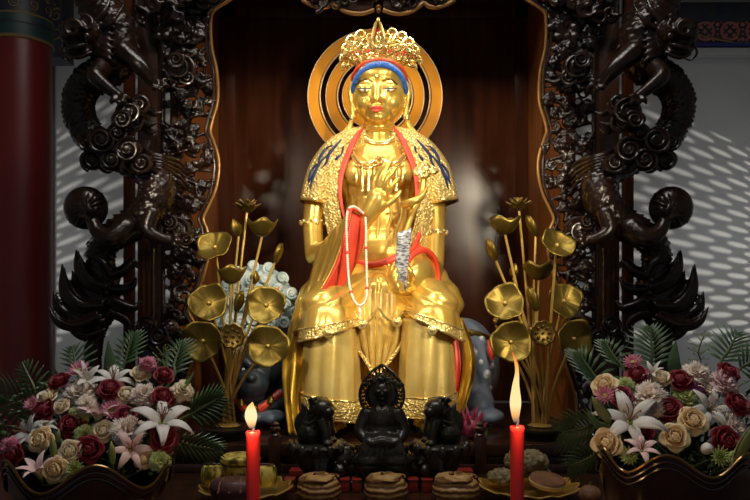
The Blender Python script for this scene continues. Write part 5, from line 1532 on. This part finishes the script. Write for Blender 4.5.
def bouquet(items, yb, heart, foot, grp, seed, where):
    rnd = random.Random(seed)
    for k, (kind, m, x, y, r, label, *o) in enumerate(items):
        Y = yb - (y - 415) * .0021 + rnd.uniform(-.012, .012)
        aim = o[0] if o and o[0] else None
        dY = o[1] if len(o) > 1 else 0
        flower(kind, m, x, y, r, Y + dY, heart, foot + Vector((rnd.uniform(-.07, .07), rnd.uniform(-.03, .03), 0)), label + where, grp, aim, rnd.uniform(0, 6), k % 3)
WL = ', red column bouquet'
WR = ', painted beam bouquet'
rR, rC, rY = ROSER, ROSEC, ROSEY
LB = [('rose', rR, 59, 381, 10, 'crimson rose at the back below a pink gerbera'), ('rose', rR, 44, 410, 12.5, 'crimson rose between cream roses on the column side'), ('rose', rR, 72, 424, 13, 'crimson rose just above a lime carnation'),
      ('rose', rR, 89, 449, 13, 'crimson rose directly over the bowl rim'), ('rose', rR, 110, 389, 11.5, 'crimson rose below the white lily at the top'), ('rose', rR, 12, 455, 11, 'crimson rose lowest at the outer end'),
      ('rose', rR, 164, 375, 9.5, 'dull crimson rose highest near the palm leaves'), ('rose', rR, 163, 397, 11, 'crimson rose above the big white lily'), ('rose', rR, 126, 416, 10.5, 'crimson rose between pink gerbera and big white lily'), ('rose', rR, 164, 438, 13, 'crimson rose beneath the big white lily'),
      ('rose', rC, 46, 397, 11, 'cream rose above a crimson rose on the column side', (-.3, -.5, .8)), ('rose', rY, 40, 440, 12, 'pale yellow rose beside white lily petals'), ('rose', rC, 70, 451, 10.5, 'ivory rose between the yellow rose and the crimson rim rose'), ('rose', rC, 141, 373, 9, 'cream rose beside the topmost white lily'),
      ('rose', rC, 126, 395, 10, 'cream rose beside the blush carnation in the middle'), ('rose', rC, 103, 431, 10.5, 'cream rose between lime and big blush carnations'), ('rose', rY, 55, 470, 12, 'peach rose lowest beside the bowl'), ('rose', rC, 61, 406, 8, 'small cream rose below the wide blush carnation'),
      ('rose', rY, 144, 459, 9, 'peach half open rose by the pink lily at the rim'), ('carnation', ROSEC, 183, 390, 10, 'yellowish carnation behind the long green blade'),
      ('carnation', CARNC, 80, 393, 15, 'wide blush carnation near the back'), ('carnation', CARNC, 86, 404, 10, 'blush carnation tucked below the wide one'), ('carnation', CARNC, 144, 394, 12, 'blush carnation in the middle back'), ('carnation', CARNC, 128, 431, 15, 'big blush carnation in the centre front'),
      ('carnation', CARNG, 79, 413, 10, 'lime carnation under the blush carnations'), ('carnation', CARNG, 86, 435, 11, 'lime carnation over the crimson rim rose'), ('carnation', CARNG, 160, 461, 9.5, 'lime carnation lowest at the shrine side'), ('mum', CARNG, 75, 469, 9, 'small green chrysanthemum peeping over the bowl'),
      ('lily', WHITEP, 163, 415, 20, 'big white lily with arching petals', (.25, -.55, .75), -.05), ('lily', WHITEP, 113, 374, 15, 'white lily topmost', (.1, -.4, .9)), ('trumpet', WHITEP, 87, 377, 12, 'white half open lily by the pink gerbera', (.5, -.5, .55)), ('lily', WHITEP, 23, 430, 15, 'white lily on the outer side', (-.5, -.6, .5)),
      ('lily', WHITEP, 44, 424, 9, 'small white lily behind the pale yellow rose', (0, -.5, .8)), ('trumpet', BLUSH, 36, 467, 14, 'pinkish white lily beside the peach rose', (-.15, -.4, .85), -.03), ('trumpet', BLUSH, 98, 411, 14, 'pale pink half open lily in the middle', (.1, -.25, .95), -.02), ('lily', BLUSH, 131, 448, 14, 'pink lily opening over the rim', (.3, -.8, .4), -.02),
      ('gerbera', PINKP, 79, 371, 11, 'pink gerbera topmost'), ('gerbera', PINKP, 112, 411, 10.5, 'pink gerbera beside the pale pink lily'), ('gerbera', PINKP, 32, 404, 8, 'pink gerbera at the outer edge'), ('carnation', PINKP, 9, 446, 9, 'pink carnation above the outermost rose'), ('carnation', PINKP, 148, 363, 8, 'dusty pink carnation highest at the shrine side'), ('gerbera', PINKP, 172, 425, 8, 'pink gerbera half under the big white lily', None, .03),
      ('bud', LEAFB, 53, 449, 10, 'pair of green lily buds, the upright one beside the ivory rose', (0, -.2, 1), -.03), ('bud', LEAFB, 112, 454, 10, 'green lily bud over the bowl rim', (0, -.2, 1), -.04), ('bud', LEAFB, 57, 440, 9, 'green lily bud leaning behind the upright bud', (.25, -.2, 1), .0)]
RB = [('rose', rR, 637, 375, 11, 'crimson rose at the top under a pink gerbera'), ('rose', rR, 621, 396, 10.5, 'crimson rose between pink gerbera and blush carnation'), ('rose', rR, 643, 433, 10.5, 'crimson rose above the small pink lily'), ('rose', rR, 669, 409, 13, 'crimson rose in the very centre'),
      ('rose', rR, 680, 380, 12, 'crimson rose at the back in front of a cream carnation'), ('rose', rR, 726, 441, 14.5, 'big crimson rose low beside the long bud'), ('rose', rR, 738, 404, 12, 'crimson rose behind the star lily'), ('rose', rR, 729, 372, 11, 'crimson rose highest among the palm leaves'),
      ('rose', rY, 604, 385, 12, 'pale yellow rose at the upper outer edge'), ('rose', rY, 607, 443, 14, 'peach rose low at the shrine side'), ('rose', rC, 661, 378, 9.5, 'cream rose at the back beside the white lily'), ('rose', rY, 693, 420, 13.5, 'round peach rose beside the star lily'), ('rose', rY, 675, 437, 13, 'pale peach rose inside a ring of white petals'),
      ('carnation', CARNC, 697, 373, 13, 'creamy carnation at the top behind a crimson rose'), ('carnation', CARNC, 648, 396, 16, 'wide blush carnation above the big white lily'), ('carnation', CARNC, 655, 407, 9, 'small blush carnation under the wide one'), ('carnation', WHITEP, 672, 432, 17, 'white carnation framing the pale peach rose', None, .05), ('carnation', BLUSH, 724, 383, 14, 'pinkish carnation near the palm leaves'), ('carnation', CARNC, 735, 427, 13, 'cream carnation above the big crimson rose', None, .03),
      ('bulb', WHITEP, 707, 449, 9, 'small white rosebud at the bowl rim'), ('lily', WHITEP, 631, 416, 22, 'big white lily spread wide over the shrine side', (-.15, -.75, .55), -.05), ('lily', WHITEP, 713, 408, 15, 'white star lily facing forward', (.05, -.85, .35), -.03), ('lily', WHITEP, 749, 408, 10, 'white lily half cut at the edge', (.2, -.8, .4)), ('trumpet', WHITEP, 652, 371, 9, 'white half open lily at the back', (-.4, -.4, .7)),
      ('lily', BLUSH, 643, 446, 11.5, 'small pink lily next to the bowl rim', (-.05, -.6, .75), -.04), ('gerbera', PINKP, 605, 396, 10, 'pink gerbera at the outer edge under the yellow rose', None, -.03), ('gerbera', PINKP, 633, 363, 9.5, 'pink gerbera topmost'), ('mum', PURP, 698, 392, 9.5, 'purple chrysanthemum behind the lime carnation'),
      ('carnation', CARNG, 686, 398, 11.5, 'lime carnation in the upper middle'), ('carnation', CARNG, 626, 385, 9, 'pale green carnation at the back'), ('mum', CARNG, 629, 456, 9, 'green chrysanthemum beside the gilded bowl rim'), ('mum', CARNG, 720, 457, 10, 'green chrysanthemum at the rim under the big crimson rose'), ('carnation', CARNG, 737, 459, 8, 'lime carnation beside the green chrysanthemum'),
      ('bud', LEAFB, 602, 411, 15, 'long green lily bud slanting to the shrine', (-.6, -.35, .75), -.04), ('bud', LEAFB, 743, 445, 16, 'long pale green bud beside the big crimson rose', (.35, -.2, 1), -.05), ('trumpet', ROSEC, 709, 390, 9.5, 'pale cream half open lily beside the purple chrysanthemum', (.15, -.3, .9), -.02)]
YB = -1.62
hl_, hr_ = W(92, 445, YB + .12), W(684, 442, YB + .12)
fl_, frt = Vector((W(92, 0, YB - .05).x, YB - .04, 1.08)), Vector((W(684, 0, YB - .05).x, YB - .04, 1.08))
bouquet(LB, YB, hl_, fl_, 'flowers of the bouquet by the red column', 5, WL)
bouquet(RB, YB, hr_, frt, 'flowers of the bouquet under the painted beam', 6, WR)

# palm fronds, blades and filler foliage
def frond(label, grp, base, tip, n, wid, side, m=LEAF, curve=(0, 0, 0.0), foot=None):
    base, tip = Vector(base), Vector(tip)
    fr_ = thing('palm_frond', label, 'leaf', base, grp)
    ax = tip - base; L = ax.length; d = ax.normalized()
    sd = Vector(side).normalized()
    mid = base.lerp(tip, .5) + Vector(curve)
    sp_ = spline([base, mid, tip], n + 6)
    foot = Vector(foot) + Vector((random.uniform(-.09, .09), random.uniform(-.02, .05), 0)); pts = [foot, base, mid, tip]
    MB().tube(pts, [.005] * (len(pts) - 1) + [.002], n=6, ns=24).build('midrib', STEMG, fr_)
    mb = MB()
    nr = Vector(np.cross(d, sd)).normalized()
    n2 = max(7, int(n * .72))
    sp_ = spline([base, mid, tip], n2 + 4)
    for i in range(n2):
        p = Vector(sp_[3 + i]); t = i / (n2 - 1)
        for sg in (-1, 1):
            ln_ = wid * (math.sin(PI * (.22 + .70 * t)) ** .8)
            dir_ = (sd * sg * (1.0 - .45 * t) + d * (.55 + .6 * t)).normalized()
            e = p + dir_ * ln_ + Vector((0, 0, -.16 * ln_))
            q = p.lerp(e, .5) + Vector((0, 0, .06 * ln_))
            ww = .0042 + .0014 * (1 - t); ln_ *= 1.25; e = p + dir_ * ln_ + Vector((0, 0, -.16 * ln_)); q = p.lerp(e, .45) + Vector((0, 0, .05 * ln_))
            wv = dir_.cross(nr).normalized()
            mb.add([p - wv * ww * .4, p + wv * ww * .4, q + wv * ww, q + nr * .003, q - wv * ww, e], [(0, 1, 2, 3), (0, 3, 4), (3, 2, 5), (4, 3, 5)])
    mb.build('leaflets', m, fr_, solid=.0016)
    return fr_
GL, GR = 'palm fronds in the bouquet by the red column', 'palm fronds in the bouquet under the painted beam'
def Fr(label, grp, b, t, Y0, Y1, n, wpx, side, foot):
    return frond(label, grp, W(*b, Y0), W(*t, Y1), n, wpx * S(Y1), side, foot=foot)
fb = YB + .16
fL = fl_ + Vector((0, .05, 0)); fR = frt + Vector((0, .05, 0))
Fr('palm frond reaching out low across the red column' , GL, (52, 420), (-14, 386), fb, fb + .06, 17, 34, (.35, -.2, 1), fL)
Fr('palm frond standing upright before the red column foot', GL, (45, 410), (22, 362), fb + .03, fb + .10, 12, 20, (1, -.2, .2), fL)
Fr('dark palm fan against the white wall above the pink gerbera', GL, (80, 385), (72, 346), fb + .04, fb + .12, 11, 22, (1, -.2, 0), fL)
Fr('palm frond rising before the dragon tail', GL, (120, 376), (134, 332), fb + .05, fb + .12, 13, 22, (1, -.2, .2), fL)
Fr('palm frond behind the crimson roses on the shrine side', GL, (166, 388), (182, 340), fb + .02, fb + .12, 13, 24, (1, -.2, .2), fL)
Fr('palm frond hanging out toward the lotus pot', GL, (180, 420), (222, 396), fb, fb + .05, 14, 26, (-.3, -.2, 1), fL)
Fr('low palm frond below the big white lily', GL, (165, 442), (222, 450), fb - .06, fb - .02, 14, 22, (0, -.4, 1), fL)
Fr('palm frond on the outer low side', GL, (18, 440), (-18, 424), fb - .04, fb, 10, 18, (.3, -.2, 1), fL)
Fr('palm frond leaning over the lotus side', GR, (612, 400), (578, 352), fb + .02, fb + .10, 15, 30, (1, -.2, -.5), fR)
Fr('drooping palm frond beside the pie plate', GR, (605, 425), (562, 432), fb - .02, fb + .02, 15, 28, (0, -.2, 1), fR)
Fr('palm frond behind the cream rose and white half open lily', GR, (655, 378), (650, 326), fb + .05, fb + .12, 14, 26, (1, -.2, .1), fR)
Fr('dark palm fan against the light dappled wall', GR, (718, 372), (738, 332), fb + .05, fb + .12, 12, 26, (1, -.2, -.2), fR)
Fr('palm frond running out past the edge', GR, (732, 378), (765, 350), fb + .03, fb + .08, 12, 26, (.5, -.2, -1), fR)
Fr('small palm frond over the pink gerbera', GR, (626, 376), (604, 340), fb + .06, fb + .13, 12, 20, (1, -.2, -.3), fR)
Fr('low palm frond under the peach rose', GR, (608, 450), (570, 466), fb - .08, fb - .05, 12, 22, (0, -.4, 1), fR)
def blade(label, grp, pts, r, foot, m=LEAF):
    b = thing('sword_leaf', label, 'leaf', pts[0], grp)
    MB().tube([foot] + pts, [.003, r * .9, r, .001], n=10, ns=26, flat=.16, up=(0, -1, .1)).build('leaf_blade', m, b)
blade('long green blade leaf by the yellowish carnation', GL, [W(166, 420, YB + .04), W(178, 398, YB + .05), W(194, 372, YB + .06)], .014, fL, LEAFB)
blade('broad pointed leaf behind the white lily at the top', GL, [W(112, 385, YB + .14), W(110, 365, YB + .16), W(108, 340, YB + .18)], .020, fL)
blade('broad pointed leaf before the dragon tail at the top', GR, [W(676, 385, YB + .16), W(674, 362, YB + .18), W(676, 340, YB + .2)], .020, fR)
blade('slim dark leaf at the outer side below the bud', GR, [W(620, 440, YB + .02), W(598, 425, YB + .02), W(586, 408, YB + .03)], .012, fR)
# dense small leaves filling the hearts of the bouquets
def filler(name, label, x0, x1, seed):
    rnd = random.Random(seed); mb = MB()
    for k in range(520):
        x = rnd.uniform(x0, x1); y = rnd.uniform(376, 474)
        xc = (x0 + x1) / 2
        if ((x - xc) / ((x1 - x0) / 2)) ** 2 + ((y - 430) / 58) ** 2 > 1: continue
        Y = YB - (y - 415) * .0021 + rnd.uniform(.06, .125)
        c = W(x, y, Y)
        d = Vector((rnd.uniform(-1, 1), rnd.uniform(-.9, .1), rnd.uniform(-.3, 1))).normalized(); Bm = basis(d)
        L = rnd.uniform(.02, .045); w_ = L * .22
        mb.add([c, c + Bm @ Vector((w_, 0, L * .5)), c + Bm @ Vector((0, .004, L * .5)), c + Bm @ Vector((-w_, 0, L * .5)), c + Bm @ Vector((0, -.006, L))], [(0, 1, 2), (0, 2, 3), (2, 1, 4), (3, 2, 4)])
    o = mb.build(name, LEAF, None, solid=.0012)
    tag(o, label, 'foliage', None, 'stuff')
filler('filler_foliage', 'dark small leaves filling the bouquet by the red column', -6, 186, 1)
filler('filler_foliage', 'dark small leaves filling the bouquet under the painted beam', 596, 764, 2)
def wispy(label, pts_list):
    t = thing('wispy_fern', label, 'fern', pts_list[0][0])
    rnd = random.Random(4)
    MB().tube(pts_list[0], .0022, n=5, ns=16).build('fern_stalk', STEMG, t)
    mb = MB()
    sp_ = spline(pts_list[0], 26)
    for p in sp_[6:]:
        for k in range(4):
            e = Vector(p) + Vector((rnd.uniform(-.03, .03), rnd.uniform(-.02, .02), rnd.uniform(0, .03)))
            mb.tube([Vector(p), e], [.0012, .0008], n=4)
            mb.ell(e, .0028, nu=6, nv=4)
    mb.build('fern_sprays', LEAFB, t)
wispy('wispy pale fern sprays above the dull crimson rose', [[fL, W(160, 390, fb), W(158, 372, fb + .02), W(166, 350, fb + .03)]])
wispy('wispy pale fern sprays before the light dappled wall', [[fR, W(700, 372, fb + .02), W(698, 352, fb + .04), W(704, 336, fb + .05)]])

# wavy rimmed rosewood bowls
def bowl(label, pxc, lobes, rx_, ry_, top, amp, ph):
    Yc = YB - .06
    xc = W(pxc, 0, Yc).x
    b = thing('wavy_bowl', label, 'bowl', (xc, Yc, TZ))
    n = 120
    zr = lambda a: amp * math.cos(lobes * (a + PI / 2 - ph))
    prof = [(.40, .001), (.46, .008), (.40, .03), (.42, .05), (.66, .09), (.88, .15), (.97, top - .03), (1.0, top), (.97, top + .002), (.93, top - .03), (.84, .15), (.62, .105), (.02, .10)]
    wt = [0, 0, 0, 0, .05, .4, .85, 1, 1, .85, .3, 0, 0]
    mb = MB().lathe([(r * 1.0, z) for r, z in prof], n, (xc, Yc, TZ), zmod=lambda a, k: zr(a) * wt[k], sx=rx_, sy=ry_)
    mb.build('bowl_body', PLANT, b)
    for j, dz in enumerate((0.004, -.012, -.028)):
        rr = (1.003, .998, .985)[j]
        MB().loop([(xc + rr * rx_ * math.cos(a), Yc + rr * ry_ * math.sin(a), TZ + top + dz + zr(a) * (1 if j == 0 else .95)) for a in np.linspace(0, 2 * PI, 161)[:-1]], .0042, n=8).build('rim_line', PLRIM if j == 0 else PLANT, b)
    MB().ell((xc, Yc, TZ + .125), (rx_ * .7, ry_ * .7, .025), nu=28, nv=10).build('flower_foam', STEMG, b)
bowl('dark rosewood bowl with wavy rim below the bouquet by the red column', 90, 5, .225, .17, .238, .036, .33)
bowl('dark rosewood bowl with wavy rim below the bouquet under the painted beam', 676, 6, .215, .17, .272, .027, -.40)
# ------------------------------------------------------------------ light and camera
def spot(name, loc, target, energy, colr, size, blend=.4, radius=.06):
    l = bpy.data.lights.new(name, 'SPOT'); l.energy = energy; l.color = colr; l.spot_size = R(size); l.spot_blend = blend; l.shadow_soft_size = radius
    o = bpy.data.objects.new(name, l); col.objects.link(o); o.location = loc
    o.rotation_euler = (Vector(target) - Vector(loc)).to_track_quat('-Z', 'Y').to_euler()
    return o
def area(name, loc, target, energy, colr, sx, sy):
    l = bpy.data.lights.new(name, 'AREA'); l.energy = energy; l.color = colr; l.shape = 'RECTANGLE'; l.size = sx; l.size_y = sy
    o = bpy.data.objects.new(name, l); col.objects.link(o); o.location = loc
    o.rotation_euler = (Vector(target) - Vector(loc)).to_track_quat('-Z', 'Y').to_euler()
    return o
WARM = (1.0, .86, .63)
spot('statue_spot', (-1.24, -2.6, 2.95), (0, -.05, 1.95), 160, WARM, 42, .5, .09)
spot('statue_spot', (1.09, -2.6, 2.74), (0, -.05, 1.95), 142, WARM, 42, .5, .09)
spot('statue_spot', (1.13, -2.6, 2.32), (0, -.05, 1.9), 92, WARM, 44, .5, .09)
for sx in (-1, 1):
    spot('crown_fill', (sx * .42, -.20, 3.22), (0, -.10, 2.75), 22, WARM, 70, .6, .03)  # unseen spots added behind the valance to light the crown
area('hall_fill', (0, -1.5, 4.22), (0, -1.6, 1.2), 47, (1.0, .94, .86), 2.4, .5)  # unseen overhead fill, added to brighten flowers and carving
for sx in (-1, 1):
    area('wall_fill', (sx * 3.1, .65, 2.0), (sx * 2.2, 1.8, 1.9), 7.5, (.92, .96, 1.0), .8, 1.2)  # soft fills added at the sides to brighten the back wall
for sx in (-1, 1):
    spot('lattice_pattern_spot', (sx * 5.6, -2.6, SRCZ[sx]), (sx * 2.4, 1.8, 2.2), 900, (1.0, .96, .88), 40, .3, .04)  # low spots added outside the slots to cast the wall blobs
w = bpy.data.worlds.new('hall_air'); scene.world = w; w.use_nodes = True
w.node_tree.nodes['Background'].inputs['Color'].default_value = (.78, .86, 1.0, 1)
w.node_tree.nodes['Background'].inputs['Strength'].default_value = .10

cam = bpy.data.cameras.new('camera'); co = bpy.data.objects.new('camera', cam); col.objects.link(co)
co.location = (0, CAMY, CAMZ); co.rotation_euler = (PI / 2, 0, 0)
cam.lens = 36; cam.sensor_width = 36; cam.shift_y = 50 / 750; cam.clip_start = .05
scene.camera = co
vs = scene.view_settings
vs.view_transform = 'Standard'; vs.look = 'None'; vs.gamma = 1; vs.use_curve_mapping = False; vs.exposure = 0
scene.cycles.use_denoising = True
scene.cycles.max_bounces = 6
